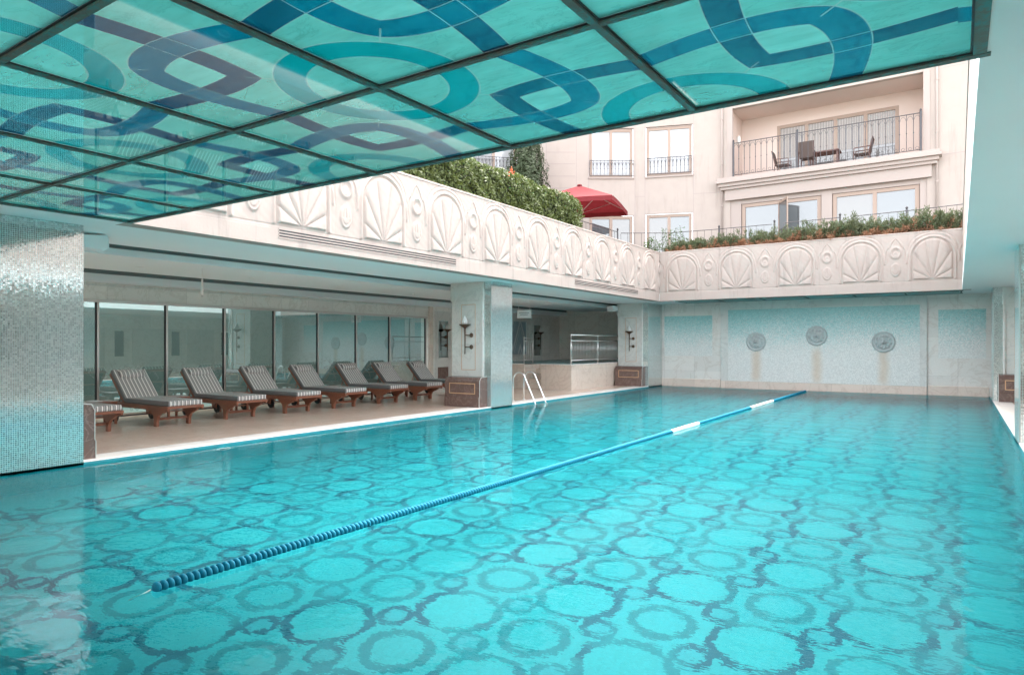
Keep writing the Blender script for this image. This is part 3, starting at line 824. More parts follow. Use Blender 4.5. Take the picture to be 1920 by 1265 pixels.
for k in range(4):
    mk('step', G().box(-12.9+.002, -12.2-.002, 20.45+k*.24, 21.4, DK+.001+k*.17, DK+.17+k*.17), 'marble_beige', t, bevel=.008)
# railing on the raised basin
t = thing('steel_railing', (-11.02, 22.3, zt+.04), 'brushed steel balustrade on the raised basin beside the far column', 'railing')
z0, z1 = zt+.04, zt+1.05; xr = -11.02
ylist = [20.38, 22.45, 24.5]
for y in ylist: mk('post', G().tube([(xr, y, z0), (xr, y, z1)], .024, 10), 'steel', t, smooth=True)
mk('top_rail', G().tube([(xr, 20.36, z1), (xr, 24.52, z1)], .026, 10), 'steel', t, smooth=True)
mk('middle_rail', G().tube([(xr, 20.38, z1-.20), (xr, 24.5, z1-.20)], .016, 8), 'steel', t, smooth=True)
mk('lower_rail', G().tube([(xr, 20.38, z0+.13), (xr, 24.5, z0+.13)], .016, 8), 'steel', t, smooth=True)
for a, b in zip(ylist[:-1], ylist[1:]):
    n = 18
    for k in range(1, n):
        y = a+(b-a)*k/n; mk('baluster', G().tube([(xr, y, z0+.13), (xr, y, z1-.20)], .007, 6), 'steel', t, smooth=True)
t = thing('handrail', (-13.05, 20.6, 0), 'tall steel grab rail standing beside the basin steps', 'handrail')
for y in (20.5, 21.1):
    mk('post', G().tube([(-13.0, y, zt+.04), (-13.0, y, 2.02 if y > 21 else 1.9)], .02, 8), 'steel', t, smooth=True)
for z_ in (1.86, 1.74, 1.06): mk('cross_rail', G().tube([(-13.0, 20.5, z_), (-13.0, 21.1, z_)], .015, 8), 'steel', t, smooth=True)
for y in (20.65, 20.8, 20.95): mk('baluster', G().tube([(-13.0, y, 1.06), (-13.0, y, 1.74)], .007, 6), 'steel', t, smooth=True)

# ------------------------------------------------------------------ pool ladder
t = thing('pool_ladder', (-9.9, 15.95, DK), 'pair of curved stainless steel pool ladder rails at the pool edge', 'pool ladder')
for y in (15.62, 16.18):
    pts = [(-10.27, y, DK), (-10.27, y, .62)]
    for k in range(1, 9):
        a = math.pi-k*(math.pi*.80)/8; pts.append((-10.07+.20*math.cos(a), y, .62+.20*math.sin(a)+.03*k/8))
    pts += [(-9.56, y, .05), (-9.50, y, -.12), (-9.50, y, -.95)]
    mk('rail', G().tube(pts, .021, 12), 'steel', t, smooth=True)
    mk('floor_flange', G().lathe([(.05, 0), (.05, .012), (.03, .02)], (-10.27, y, DK), 'z', 16), 'steel', t, smooth=True)
for z_ in (-.25, -.55, -.85):
    mk('tread', G().box(-9.54, -9.46, 15.64, 16.16, z_-.015, z_+.015), 'steel', t)

# ------------------------------------------------------------------ sun loungers
def rounded_box(x0, x1, y0, y1, z0, z1): return G().box(x0, x1, y0, y1, z0, z1)
def make_lounger():
    t = thing('sun_lounger', (0, 0, 0), 'x', 'sun lounger', 'striped teak sun loungers in a row')
    g = G()
    for s in (-1, 1): g.box(-2.12, -.0, s*.345-.02, s*.345+.02, .315, .40)
    g.box(-.03, .012, -.37, .37, .35, .40); g.box(-2.12, -2.08, -.32, .32, .32, .393); g.box(-1.62, -1.58, -.32, .32, .32, .393)
    mk('frame', g, 'teak', t, bevel=.006)
    g = G()
    for k in range(14): g.box(-.10-k*.107, -.03-k*.107, -.322, .322, .383, .40)
    mk('slats', g, 'teak', t)
    prof = [(-.49, 0), (-.40, 0), (-.39, .13), (-.35, .20), (-.20, .26), (-.13, .30), (-.13, .36), (-.72, .36), (-.72, .33), (-.60, .275), (-.515, .21), (-.495, .14)]
    for s in (-1, 1):
        mk('leg', G().prism(prof, lambda u, v, w: (u, w, v), s*.325-.028+.0, s*.325+.028), 'teak', t, bevel=.005)
    mk('stretcher', G().box(-.465, -.425, -.30, .30, .115, .165), 'teak', t, bevel=.004)
    for s in (-1, 1):
        mk('leg', G().prism([(-1.92, .12), (-1.82, .12), (-1.74, .33), (-1.98, .33)], lambda u, v, w: (u, w, v), s*.31-.025, s*.31+.025), 'teak', t, bevel=.004)
        wh = mk('wheel', G().lathe([(.07, -.018), (.11, -.018), (.115, -.01), (.115, .01), (.11, .018), (.07, .018)], (-1.87, s*.375, .115), 'y', 22), 'rubber', t, auto=40)
        mk('hub', G().lathe([(.035, -.022), (.035, .022)], (-1.87, s*.375, .115), 'y', 12), 'teak', wh)
    mk('axle', G().tube([(-1.87, -.36, .115), (-1.87, .36, .115)], .014, 8), 'dark_metal', t)
    m = mk('mattress', rounded_box(-1.58, .0, -.345, .345, .402, .50), 'canvas', t, bevel=.018)
    a = R(134); ca, sa = math.cos(a), math.sin(a)
    def T(u, y, w): return (-1.43+u*ca+w*sa*-1+0, y, .37+u*sa+w*ca*-1*-1) if False else (-1.58+u*ca+w*math.sin(a), y, .42+u*sa-w*ca)
    mk('backrest_cushion', G().box(.01, .80, -.345, .345, .0, .085, T), 'canvas', t, bevel=.018)
    mk('backrest_frame', G().box(.0, .78, -.345, -.305, -.045, -.002, T).box(.0, .78, .305, .345, -.045, -.002, T).box(.74, .78, -.305, .305, -.045, -.002, T).box(.35, .39, -.305, .305, -.045, -.002, T), 'teak', t)
    mk('backrest_underside', G().box(.02, .74, -.304, .304, -.03, -.004, T), 'rubber', t)
    for s in (-.2, .2): mk('support_strut', G().tube([T(.45, s, -.05), (-2.05, s, .35)], .013, 6), 'teak', t)
    # pillow: a bulging roll over the top of the back cushion
    n, m_ = 14, 16; V = []; F = []
    for i in range(n+1):
        y = -.25+.50*i/n; e = 1-abs(2*i/n-1)**6*.35
        for j in range(m_):
            th = 2*math.pi*j/m_
            V.append(T(.655+.105*math.cos(th)*e, y, .098+(.052*math.sin(th))*e))
    for i in range(n):
        for j in range(m_): F.append((i*m_+j, i*m_+(j+1) % m_, (i+1)*m_+(j+1) % m_, (i+1)*m_+j))
    F.append(tuple(range(m_))); F.append(tuple(range(n*m_, n*m_+m_)))
    gg = G(); gg.v = V; gg.f = F
    pil = mk('pillow', gg, 'canvas', t, smooth=True)
    mk('strap', G().box(.60, .63, -.15, -.13, -.06, .15, T), 'rubber', pil) if False else None
    return t
lo = make_lounger()
lnames = ['nearest striped sun lounger, partly hidden behind the large near column', 'second striped sun lounger counted from the large near column', 'third striped sun lounger counted from the large near column',
          'fourth striped sun lounger counted from the large near column', 'fifth striped sun lounger counted from the large near column', 'third striped sun lounger counted back from the middle column',
          'second striped sun lounger counted back from the middle column', 'last striped sun lounger, its foot hidden behind the middle column']
lys = [5.72, 7.24, 8.72, 10.2, 11.63, 13.2, 14.63, 16.12]
rots = [0, .8, -.5, .3, 0, -.9, .5, 0]
for i, (y, lab) in enumerate(zip(lys, lnames)):
    if i == 0: lo.location = (-12.27, y, DK); lo['label'] = lab; lo.rotation_euler = (0, 0, 0)
    else: dup(lo, (-12.27+.02*math.sin(i*2.1), y, DK), R(rots[i]), lab)
def make_table():
    t = thing('side_table', (0, 0, 0), 'x', 'side table', 'low teak side tables between the loungers')
    g = G()
    for k in range(5): g.box(-.27, .27, -.25+k*.101, -.25+k*.101+.094, .43, .452)
    mk('table_top', g, 'teak', t, bevel=.004)
    mk('apron', G().box(-.22, .22, -.215, -.195, .365, .43).box(-.22, .22, .195, .215, .365, .43).box(.20, .22, -.195, .195, .365, .43).box(-.22, -.20, -.195, .195, .365, .43), 'teak', t)
    for a in (-1, 1):
        for b in (-1, 1): mk('leg', G().box(a*.215-.022, a*.215+.022, b*.21-.022, b*.21+.022, 0, .43), 'teak', t, bevel=.003)
    mk('shelf', G().box(-.2, .2, -.2, .2, .14, .16), 'teak', t)
    return t
ta = make_table()
tl = ['small teak side table beside the nearest lounger with a magazine on it', 'small teak table between the second and third loungers', 'small teak table between the third and fourth loungers', 'small teak table between the fourth and fifth loungers',
      'small teak table between the fifth and sixth loungers', 'small teak table between the sixth and seventh loungers', 'small teak table beside the last lounger near the middle column']
for i, lab in enumerate(tl):
    y = (lys[i]+lys[i+1])/2
    if i == 0: ta.location = (-14.0, y, DK); ta['label'] = lab
    else: dup(ta, (-14.02, y, DK), 0, lab)
mg = mk('magazine', G().box(-14.16, -13.9, 6.32, 6.50, DK+.453, DK+.462), 'sign_white', loc=(-14.0, 6.4, DK+.453)); setp(mg, 'closed white magazine lying on the nearest teak side table', 'magazine')

# ------------------------------------------------------------------ ceiling fittings
dl = None
for i, (x, y, lab) in enumerate(((-12.96, 6.75, 'recessed ceiling spotlight above the second lounger'), (-12.97, 9.21, 'recessed ceiling spotlight above the third and fourth loungers'), (-12.9, 11.6, 'recessed ceiling spotlight above the fifth lounger'))):
    if dl is None:
        dl = thing('ceiling_spotlight', (0, 0, 0), lab, 'ceiling light', 'recessed ceiling spotlights')
        mk('trim_ring', G().lathe([(.045, 0), (.08, -.004), (.085, .0), (.085, .004)], (0, 0, -.004), 'z', 20), 'white_paint', dl, smooth=True)
        mk('lens', G().lathe([(.0, -.002), (.044, -.002), (.044, .001)], (0, 0, -.003), 'z', 16), 'lamp_off', dl)
        dl.location = (x, y, ZP)
    else: dup(dl, (x, y, ZP), 0, lab)
d = thing('smoke_detector', (-13.0, 14.56, ZP), 'small round white smoke detector on the lounge ceiling', 'smoke detector')
mk('base', G().lathe([(.055, -.002), (.055, -.02), (.05, -.022)], (-13.0, 14.56, ZP), 'z', 18), 'white_paint', d)
mk('head', G().lathe([(.04, -.022), (.038, -.045), (.02, -.05)], (-13.0, 14.56, ZP), 'z', 18), 'lamp_off', d)
d = thing('hanging_sign', (-12.15, 7.51, ZP), 'narrow grey sign seen edge on hanging from the lounge ceiling', 'hanging sign')
mk('rod', G().tube([(-12.15, 7.51, ZP), (-12.15, 7.51, 2.86)], .006, 6), 'steel', d)
ux, uy = -12.15/14.31, 7.51/14.31
def TS(a, b, z_): return (-12.15+ux*a-uy*b, 7.51+uy*a+ux*b, z_)
mk('board', G().box(-.2, .2, -.018, .018, 2.55, 2.86, TS), 'alu', d, bevel=.004)
d = thing('hanging_notice', (-11.41, 18, ZP), 'white notice board with two grey lines hanging beyond the middle column', 'hanging sign')
mk('board', G().box(-11.67, -11.15, 17.99, 18.01, 2.455, 2.71), 'sign_white', d)
mk('lettering', G().box(-11.60, -11.22, 17.984, 17.989, 2.605, 2.625).box(-11.56, -11.26, 17.984, 17.989, 2.55, 2.568), 'sign_ink', d)
for x in (-11.62, -11.2): mk('rod', G().tube([(x, 18, ZP+.1), (x, 18, 2.71)], .005, 6), 'steel', d)
def box_light(name, loc, rz, label):
    t = thing(name, (0, 0, 0), label, 'loudspeaker', 'white box loudspeakers on the column tops')
    mk('cabinet', G().prism([(-.17, -.09), (.12, -.11), (.17, -.07), (.17, .08), (.13, .11), (-.17, .10)], lambda u, v, w: (u, w, v), -.15, .15), 'white_paint', t, bevel=.02)
    mk('grille', G().box(-.178, -.171, -.13, .13, -.075, .085), 'dark_metal', t)
    mk('bracket', G().box(-.30, -.17, -.02, .02, .02, .07).box(-.31, -.29, -.08, .08, -.1, .12), 'dark_metal', t)
    t.location = loc; t.rotation_euler = (0, 0, rz); return t
box_light('loudspeaker', (-10.35, 4.72, 3.07), R(75), 'white box loudspeaker on top of the large near column')
box_light('loudspeaker', (-11.05, 23.80, 3.0), R(-100), 'small box loudspeaker at the top of the far left column')
box_light('loudspeaker', (1.75, 22.85, 3.02), R(-90), 'box loudspeaker high on the far right column')

# ------------------------------------------------------------------ lane rope
t = thing('lane_rope', (-4.35, 2.37, 0), 'turquoise float lane rope with white sections dividing the pool', 'lane rope')
xr = -4.35
def disc(g, y, r=.042):
    s = 12; w_ = .018
    return g.lathe([(.012, -w_*1.05), (r*.75, -w_), (r, -w_*.35), (r, w_*.35), (r*.75, w_), (.012, w_*1.05)], (xr, y, .012), 'y', s)
pitch = .045; ys_ = np.arange(2.37, 24.9, pitch)
white = lambda y: 11.9 < y < 13.4 or 17.5 < y < 20.0
first = None
for y in ys_[:100]:
    if first is None:
        first = mk('float', disc(G(), y), 'rope_blue', t, smooth=True)
        y0f = y
    else:
        o = first.copy(); C.objects.link(o); o.parent = t; o.location = (0, y-y0f, 0)
g1, g2 = G(), G()
for y in ys_[100:]: disc(g2 if white(y) else g1, y)
setp(mk('floats', g1, 'rope_blue', t, smooth=True), kind='stuff'); setp(mk('white_floats', g2, 'rope_white', t, smooth=True), kind='stuff')
mk('cable', G().tube([(xr, 2.33, .012), (xr-.01, 2.26, -.01), (xr-.02, 2.2, -.06)], .004, 6).tube([(xr, 24.9, .01), (xr, YE-.05, .02)], .005, 6), 'steel', t)

# round inlets on the submerged wall
r0 = None
for y, lab in ((6.35, 'round white inlet ring on the submerged side wall near the large column'), (12.0, 'round white inlet ring on the submerged side wall near the middle column')):
    if r0 is None:
        r0 = thing('pool_inlet', (0, 0, 0), lab, 'pool inlet', 'white inlet rings in the pool wall')
        mk('ring', G().ring((0, 0, 0), .10, .022, 'x'), 'rope_white', r0, smooth=True)
        mk('cover', G().lathe([(.09, 0), (.09, .012), (.03, .02)], (0, 0, 0), 'x', 18), 'teal_tile', r0)
        r0.location = (XL+.01, y, -.30)
    else: dup(r0, (XL+.01, y, -.30), 0, lab)

# ------------------------------------------------------------------ right hand side and near end of the hall
t = thing('right_hall_wall', (6.6, 10, 0), 'marble side wall at the right of the hall with unseen windows added for daylight', 'wall')
def pierced(t, axis, at, lo, hi, n, z0=.35, z1=2.15, pier=1.1):
    L_ = (hi-lo)/n
    def bx(g, a, b, c, d, e=0.): return g.box(at+e, at+.3-e, a, b, c, d) if axis == 'y' else g.box(a, b, at+e, at+.3-e, c, d)
    mm = 'marble' if axis == 'y' else 'marble_x'
    mk('lower_wall', bx(G(), lo, hi, 0, z0), mm, t); mk('upper_wall', bx(G(), lo, hi, z1, 4.5 if at > XB else 2.579), mm, t) if at > XB or axis == 'x' else None
    for k in range(n+1):
        c = lo+k*L_; a_, b_ = max(lo, c-pier/2), min(hi, c+pier/2); mk('pier', bx(G(), a_, b_, z0, z1), mm, t)
    for k in range(n):
        a_, b_ = lo+k*L_+pier/2, lo+(k+1)*L_-pier/2; g = G(); q = .06
        bx(g, a_, b_, z0, z0+q, .11); bx(g, a_, b_, z1-q, z1, .11)
        for j in range(4):
            c = a_+(b_-a_-q)*j/3; bx(g, c, c+q, z0+q, z1-q, .11)
        mk('window_frame', g, 'alu', t)
pierced(t, 'y', 6.6, -6, 7.5, 3)  # window openings added out of view to bring daylight across the pool
mk('wall_slab', G().box(6.6, 6.9, 7.5, 27.3, 0, 4.5), 'marble', t)
for k in range(6):
    y = 8.6+k*3.1
    mk('dark_niche', G().box(6.58, 6.6, y, y+.45, 1.0, 2.35), 'dark_metal', t)
    mk('raised_panel', G().box(6.57, 6.6, y+.9, y+2.6, .5, 2.5), 'marble_plain', t, bevel=.01)
t = thing('added_window_wall', (XB, -1, 0), 'marble wall with unseen windows added to daylight the near end of the lounge', 'wall')
pierced(t, 'y', XB-.3, -6, 3.4, 2, z1=2.58)  # unseen openings added to brighten the lounge from its near end
t = thing('near_end_wall', (-4, -6, 0), 'marble wall behind the near end of the pool with unseen windows added for daylight', 'wall')
pierced(t, 'x', -6.3, XB-.4, 6.9, 5)  # openings added behind the camera to let more daylight into the hall

# ------------------------------------------------------------------ hotel building
def seg(P0, th):
    c, s = math.cos(R(th)), math.sin(R(th))
    return lambda u, z, o=0.: (P0[0]+u*c+o*s, P0[1]+u*s-o*c, z)      # o = distance out towards the garden
XA = -8.12; SA = seg((XA, 27.5), 0); SB = seg((XA, 27.5), 20)
pb = SB(-3.31, 0); SC_ = seg(pb[:2], 34)
pcx = SC_(-3.75, 0); SD = seg(pcx[:2], 48)
hotel = thing('hotel_building', (-8.12, 28, 4.75), 'cream rendered hotel building with balconies behind the junipers', 'building')
def wall(S, u0, u1, z0, z1, holes, depth=.16, mat='facade', name='wall'):
    g = G(); g.keep = True
    us = sorted({u0, u1, *[h[0] for h in holes], *[h[1] for h in holes]}); zs = sorted({z0, z1, *[h[2] for h in holes], *[h[3] for h in holes]})
    for a, b in zip(us[:-1], us[1:]):
        for c, d in zip(zs[:-1], zs[1:]):
            if any(h[0] <= (a+b)/2 <= h[1] and h[2] <= (c+d)/2 <= h[3] for h in holes): continue
            g.quad(S(a, c), S(b, c), S(b, d), S(a, d))
    for a, b, c, d in holes:
        D = -depth
        g.quad(S(a, c), S(a, d), S(a, d, D), S(a, c, D)); g.quad(S(b, c), S(b, c, D), S(b, d, D), S(b, d))
        g.quad(S(a, d), S(b, d), S(b, d, D), S(a, d, D)); g.quad(S(a, c), S(a, c, D), S(b, c, D), S(b, c))
    return mk(name, g, mat, hotel)
def sbox(g, S, u0, u1, z0, z1, o0, o1): return g.box(u0, u1, o0, o1, z0, z1, lambda u, o, z_: S(u, z_, o))
def window(S, u0, u1, z0, z1, o=-.12, n=2, pane='glass_sky', parent=hotel, fw=.12, transom=False):
    g = G(); q = fw
    sbox(g, S, u0, u1, z0, z0+q, o-.04, o+.04); sbox(g, S, u0, u1, z1-q, z1, o-.04, o+.04)
    for k in range(n+1):
        c = u0+(u1-u0-q)*k/n; sbox(g, S, c, c+q, z0+q, z1-q, o-.04, o+.04)
    f = mk('window_frame', g, 'wframe', parent)
    for k in range(n):
        c = u0+(u1-u0-q)*k/n+q; d_ = u0+(u1-u0-q)*(k+1)/n
        pm = pane[k % len(pane)] if isinstance(pane, (list, tuple)) else pane
        gg = G(); sbox(gg, S, c, d_, z0+q, z1-q, o-.015, o-.005); mk('pane', gg, pm, f)
    # fine inner sash
    return f
def sill(S, u0, u1, z, o=.05):
    g = G(); sbox(g, S, u0-.04, u1+.04, z-.07, z, -.16, o); mk('window_sill', g, 'facade_trim', hotel)
# segment A walls around the loggia
wall(SA, 0, 12, 4.6, 15.0, [(.52, 7.23, 5.2, 7.42), (.52, 7.22, 8.28, 11.1)], .22)
wall(SB, -3.31, 0, 4.6, 15.0, [(-2.86, -.97, 5.2, 7.05), (-2.86, -.97, 8.62, 10.68)], .14)
wall(SC_, -3.75, 0, 4.6, 15.0, [(-1.92, -.05, 5.2, 7.03), (-1.92, -.05, 8.60, 10.68)], .14)
wall(SD, -7.5, 0, 4.6, 15.0, [(-3.2, -1.2, 5.2, 7.03), (-3.2, -1.2, 8.60, 10.68)], .14)
g = G()
sbox(g, SA, .0, 12, 14.95, 15.1, -8, .3); sbox(g, SB, -3.31, 0, 14.95, 15.1, -8, .3)
mk('roof_cornice', g, 'facade_trim', hotel)
g = G(); sbox(g, SA, .0, 12, 4.6, 14.9, -8.2, -8.0); sbox(g, SA, 11.9, 12, 4.6, 14.9, -8, 0); mk('rear_wall', g, 'facade', hotel)
# joints scored in the render
g = G(); zj = 7.79
sbox(g, SB, -.95, 0, zj, zj+.022, 0, .003); sbox(g, SB, -3.31, -2.9, zj, zj+.022, 0, .003); sbox(g, SA, 0, .35, 7.82, 7.842, 0, .003); sbox(g, SA, 7.7, 12, 8.12, 8.142, 0, .003); sbox(g, SA, 7.7, 12, 11.1, 11.12, 0, .003)
for u in (-3.31, -2.9, -.95): sbox(g, SB, u, u+.02, 4.8, 14.9, 0, .0025)
for z_ in (8.16, 8.66, 9.17, 9.66, 10.2): sbox(g, SC_, -3.7, -2.5, z_, z_+.022, 0, .003)
for u in (-3.72, -2.46, -1.95): sbox(g, SC_, u, u+.02, 4.8, 14.9, 0, .0025)
mk('wall_joint', g, 'groove', hotel)
# windows B, C, D
window(SB, -2.84, -.99, 8.64, 10.66, pane=['glass_white', 'glass_white']); window(SC_, -1.90, -.07, 8.62, 10.66, pane=['glass_white', 'glass_white'])
window(SD, -3.2, -1.22, 8.62, 10.66, pane=['glass_blind', 'glass_white'])
window(SB, -2.84, -.99, 5.22, 7.03, pane=['glass_blind', 'glass_sky']); window(SC_, -1.90, -.07, 5.22, 7.01, pane=['glass_sky', 'glass_blind'])
window(SD, -3.2, -1.22, 5.22, 7.01, pane=['glass_sky', 'glass_blind'])
for S, a, b in ((SB, -2.84, -.99), (SC_, -1.9, -.07), (SD, -3.2, -1.22)): sill(S, a, b, 8.62); sill(S, a, b, 5.22)
# lower band of windows under the balcony
for a, b, pn in ((.95, 3.85, ['glass_sky', 'glass_sky']), (4.25, 7.0, ['glass_blind', 'glass_sky'])):
    window(SA, a, b, 5.3, 7.22, o=-.14, pane=pn, fw=.13)
g = G()
for a, b in ((.52, .93), (3.87, 4.23), (7.02, 7.23)): sbox(g, SA, a, b, 5.2, 7.42, -.2, -.04)
sbox(g, SA, .93, 3.87, 7.23, 7.42, -.2, -.06); sbox(g, SA, 4.23, 7.02, 7.23, 7.42, -.2, -.06)
mk('window_pier', g, 'facade_trim', hotel)
# open casement
f = mk('open_casement', G(), 'wframe', hotel) if False else None
SO = seg(SA(2.35, 0, -.05)[:2], 118)
g = G()
for a, b, c, d_ in ((-1.1, 0, 5.42, 5.50), (-1.1, 0, 7.05, 7.13), (-1.1, -1.03, 5.5, 7.05), (-.07, 0, 5.5, 7.05)): sbox(g, SO, a, b, c, d_, -.02, .02)
f = mk('open_casement', g, 'wframe', hotel); gg = G(); sbox(gg, SO, -1.03, -.07, 5.5, 7.05, -.004, .004); mk('pane', gg, 'glass_sky', f)
# loggia recess
g = G(); g.keep = True; D = -1.75
lg = lambda u, z_, o: SA(u, z_, o)
a, b, c, d_ = .52, 7.22, 8.28, 11.1
hs_ = [(1.93, 6.28, 8.3, 10.62)]
g.quad(lg(a, c, -.2), lg(a, d_, -.2), lg(a, d_, D), lg(a, c, D)); g.quad(lg(b, c, -.2), lg(b, c, D), lg(b, d_, D), lg(b, d_, -.2))
g.quad(lg(a, d_, -.2), lg(b, d_, -.2), lg(b, d_, D), lg(a, d_, D)); g.quad(lg(a, c, -.2), lg(a, c, D), lg(b, c, D), lg(b, c, -.2))
g.quad(lg(a, c, D), lg(1.93, c, D), lg(1.93, d_, D), lg(a, d_, D)); g.quad(lg(6.28, c, D), lg(b, c, D), lg(b, d_, D), lg(6.28, d_, D)); g.quad(lg(1.93, 10.62, D), lg(6.28, 10.62, D), lg(6.28, d_, D), lg(1.93, d_, D))
mk('balcony_recess', g, 'recess', hotel)
dr = window(SA, 1.93, 6.28, 8.3, 10.62, o=-1.80, n=4, pane=['glass_blind'], fw=.13)
# half drawn curtains inside the sliding doors
MT['curtain'] = plain('pleated_curtain', (.42, .37, .33), .9, var=.2, scale=20)
g = G()
for k in range(4):
    u0 = 1.93+.13+(4.35-.13)*k/4; 
    n = 16
    for j in range(n):
        ua = u0+.92*j/n; g.box(ua, ua+.032, -1.796, -1.786+(.004 if j % 2 else 0), 9.25, 10.48, lambda u, o, z_: SA(u, z_, o))
mk('curtain', g, 'curtain', hotel)
# balcony slab with stepped cornice
steps_ = [(8.16, 8.28, .34), (8.06, 8.16, .40), (7.93, 8.06, .30), (7.82, 7.93, .22)]
g = G()
for z0_, z1_, o in steps_: sbox(g, SA, .35-o*.8, 7.35+o*.8, z0_, z1_, -.1, o)
mk('balcony_slab', g, 'facade_trim', hotel, bevel=.012)
g = G(); sbox(g, SA, .33, 7.37, 7.40, 7.82, -.01, .12); mk('balcony_fascia', g, 'facade_trim', hotel, bevel=.006)
# pilasters framing the loggia, rain pipes
for a_ in (.40, 7.12):
    g = G(); sbox(g, SA, a_, a_+.20, 8.29, 11.2, -.1, .03); mk('balcony_pier', g, 'facade_trim', hotel)
for u in (.20, 7.52):
    p = mk('rain_pipe', G().tube([SA(u, 4.8, .07), SA(u, 14.8, .07)], .035, 8), 'facade_trim', hotel, smooth=True)
    g = G()
    for z_ in (5.9, 7.2, 8.9, 10.7): g.tube([SA(u, z_, .07), SA(u, z_+.05, .07)], .05, 8)
    mk('pipe_collar', g, 'facade_trim', p)
mk('wall_lamp', G().lathe([(.02, -.16), (.07, -.14), (.08, .1), (.05, .18), (.0, .2)], SA(.60, 10.05, -.95), 'z', 12), 'lamp_off', hotel, smooth=True)

def iron_rail(name, S, u0, u1, z0, z1, o, step, label, posts, scroll=True, group=None):
    t = thing(name, S((u0+u1)/2, z0, o), label, 'railing', group)
    mk('top_rail', G().tube([S(u0, z1, o), S(u1, z1, o)], .016, 6), 'iron', t)
    mk('bottom_rail', G().tube([S(u0, z0+.08, o), S(u1, z0+.08, o)], .012, 6), 'iron', t)
    if scroll: mk('upper_rail', G().tube([S(u0, z1-.16, o), S(u1, z1-.16, o)], .008, 6), 'iron', t) if False else None
    n = max(2, round((u1-u0)/step))
    for k in range(n+1):
        u = u0+(u1-u0)*k/n
        g = G().tube([S(u, z0+.08, o), S(u, z1, o)], .012, 5)
        if scroll and k < n:
            um = u+(u1-u0)/n/2; r = (u1-u0)/n/2*.8
            pts = []
            for j in range(11):
                a = math.pi*j/10; pts.append(S(um-r*math.cos(a), z1-.20+.13*math.sin(a), o))
            g.tube(pts, .007, 4)
            pts = []
            for j in range(8):
                a = 2*math.pi*j/8; pts.append(S(um+r*.6*math.cos(a), z0+.15+.05*math.sin(a), o))
            g.tube(pts, .006, 4, True)
            g.tube([S(u, z0+.52*(z1-z0)-.03, o), S(u, z0+.52*(z1-z0), o), S(u, z0+.52*(z1-z0)+.03, o)], [.01, .024, .01], 6)
        mk('baluster', g, 'iron', t)
    for u in posts:
        mk('post', G().tube([S(u, z0, o), S(u, z1+.06, o)], .04, 8).tube([S(u, z1+.05, o), S(u, z1+.10, o), S(u, z1+.15, o)], [.02, .045, .01], 8), 'iron', t)
    return t
iron_rail('balcony_railing', SA, .68, 7.05, 8.29, 9.64, .16, .215, 'wrought iron railing with scrolls along the large balcony', (.68, 3.05, 7.05))
iron_rail('window_railing', SB, -2.82, -1.0, 8.60, 9.34, .10, .15, 'iron window railing directly left of the large balcony', (), group='iron window railings')
iron_rail('window_railing', SC_, -1.90, -.08, 8.58, 9.30, .10, .15, 'iron window railing above the red parasol', (), group='iron window railings')
iron_rail('window_railing', SD, -3.18, -1.24, 8.58, 9.30, .10, .15, 'iron window railing behind the cypress and hedge', (), group='iron window railings')

# furniture on the balcony
def armchair():
    t = thing('patio_chair', (0, 0, 0), 'x', 'chair', 'patio chairs on the balcony')
    mk('seat', G().box(-.25, .25, -.24, .24, .42, .45), 'mesh_fabric', t)
    mk('backrest', G().prism([(.22, .45), (.26, .45), (.38, 1.0), (.34, 1.0)], lambda u, v, w: (u, w, v), -.24, .24), 'mesh_fabric', t)
    for s in (-1, 1):
        mk('arm', G().tube([(-.25, s*.27, .64), (.28, s*.27, .66)], .018, 6), 'chair_frame', t)
        mk('leg', G().tube([(-.25, s*.27, 0), (-.25, s*.27, .64)], .018, 6), 'chair_frame', t)
        mk('leg', G().tube([(.30, s*.27, 0), (.24, s*.27, .45), (.37, s*.27, 1.0)], .018, 6), 'chair_frame', t)
    return t
ch = armchair()
zb = 8.285
for i, (u, o, rz, lab) in enumerate(((2.35, -.8, 180, 'patio chair at the left end of the balcony table'), (3.35, -.25, -90, 'patio chair with its back against the balcony railing'), (5.15, -.8, 0, 'patio chair at the right end of the balcony table'))):
    l = SA(u, zb, o)
    if i == 0: ch.location = l; ch.rotation_euler = (0, 0, R(rz)); ch['label'] = lab
    else: dup(ch, l, R(rz), lab)
tt = thing('patio_table', SA(3.9, zb, -.9), 'terracotta coloured table between the chairs on the balcony', 'table')
g = G(); sbox(g, SA, 3.3, 4.4, zb+.70, zb+.75, -1.25, -.6); mk('table_top', g, 'chair_frame', tt)
for u in (3.38, 4.32):
    for o in (-1.17, -.68): g = G(); sbox(g, SA, u-.03, u+.03, zb, zb+.7, o-.03, o+.03); mk('leg', g, 'chair_frame', tt)

# ------------------------------------------------------------------ garden fence
def fence(name, pts, label, zt_=5.9, posts=()):
    t = thing(name, (*pts[0], 4.75), label, 'fence', 'thin iron fences round the garden')
    g = G(); mk('top_rail', G().tube([(x, y, zt_) for x, y in pts], .014, 6), 'iron', t); mk('bottom_rail', G().tube([(x, y, 4.98) for x, y in pts], .012, 6), 'iron', t)
    for (xa, ya), (xb, yb) in zip(pts[:-1], pts[1:]):
        L_ = math.hypot(xb-xa, yb-ya); n = int(L_/.24)
        for k in range(n):
            f_ = k/n; g.tube([(xa+(xb-xa)*f_, ya+(yb-ya)*f_, 4.98), (xa+(xb-xa)*f_, ya+(yb-ya)*f_, zt_)], .0075, 4)
    mk('bars', g, 'iron', t)
    for x, y in posts: mk('post', G().tube([(x, y, 4.75), (x, y, zt_+.05)], .03, 8).tube([(x, y, zt_+.05), (x, y, zt_+.1), (x, y, zt_+.15)], [.02, .045, .01], 8), 'iron', t)
    return t
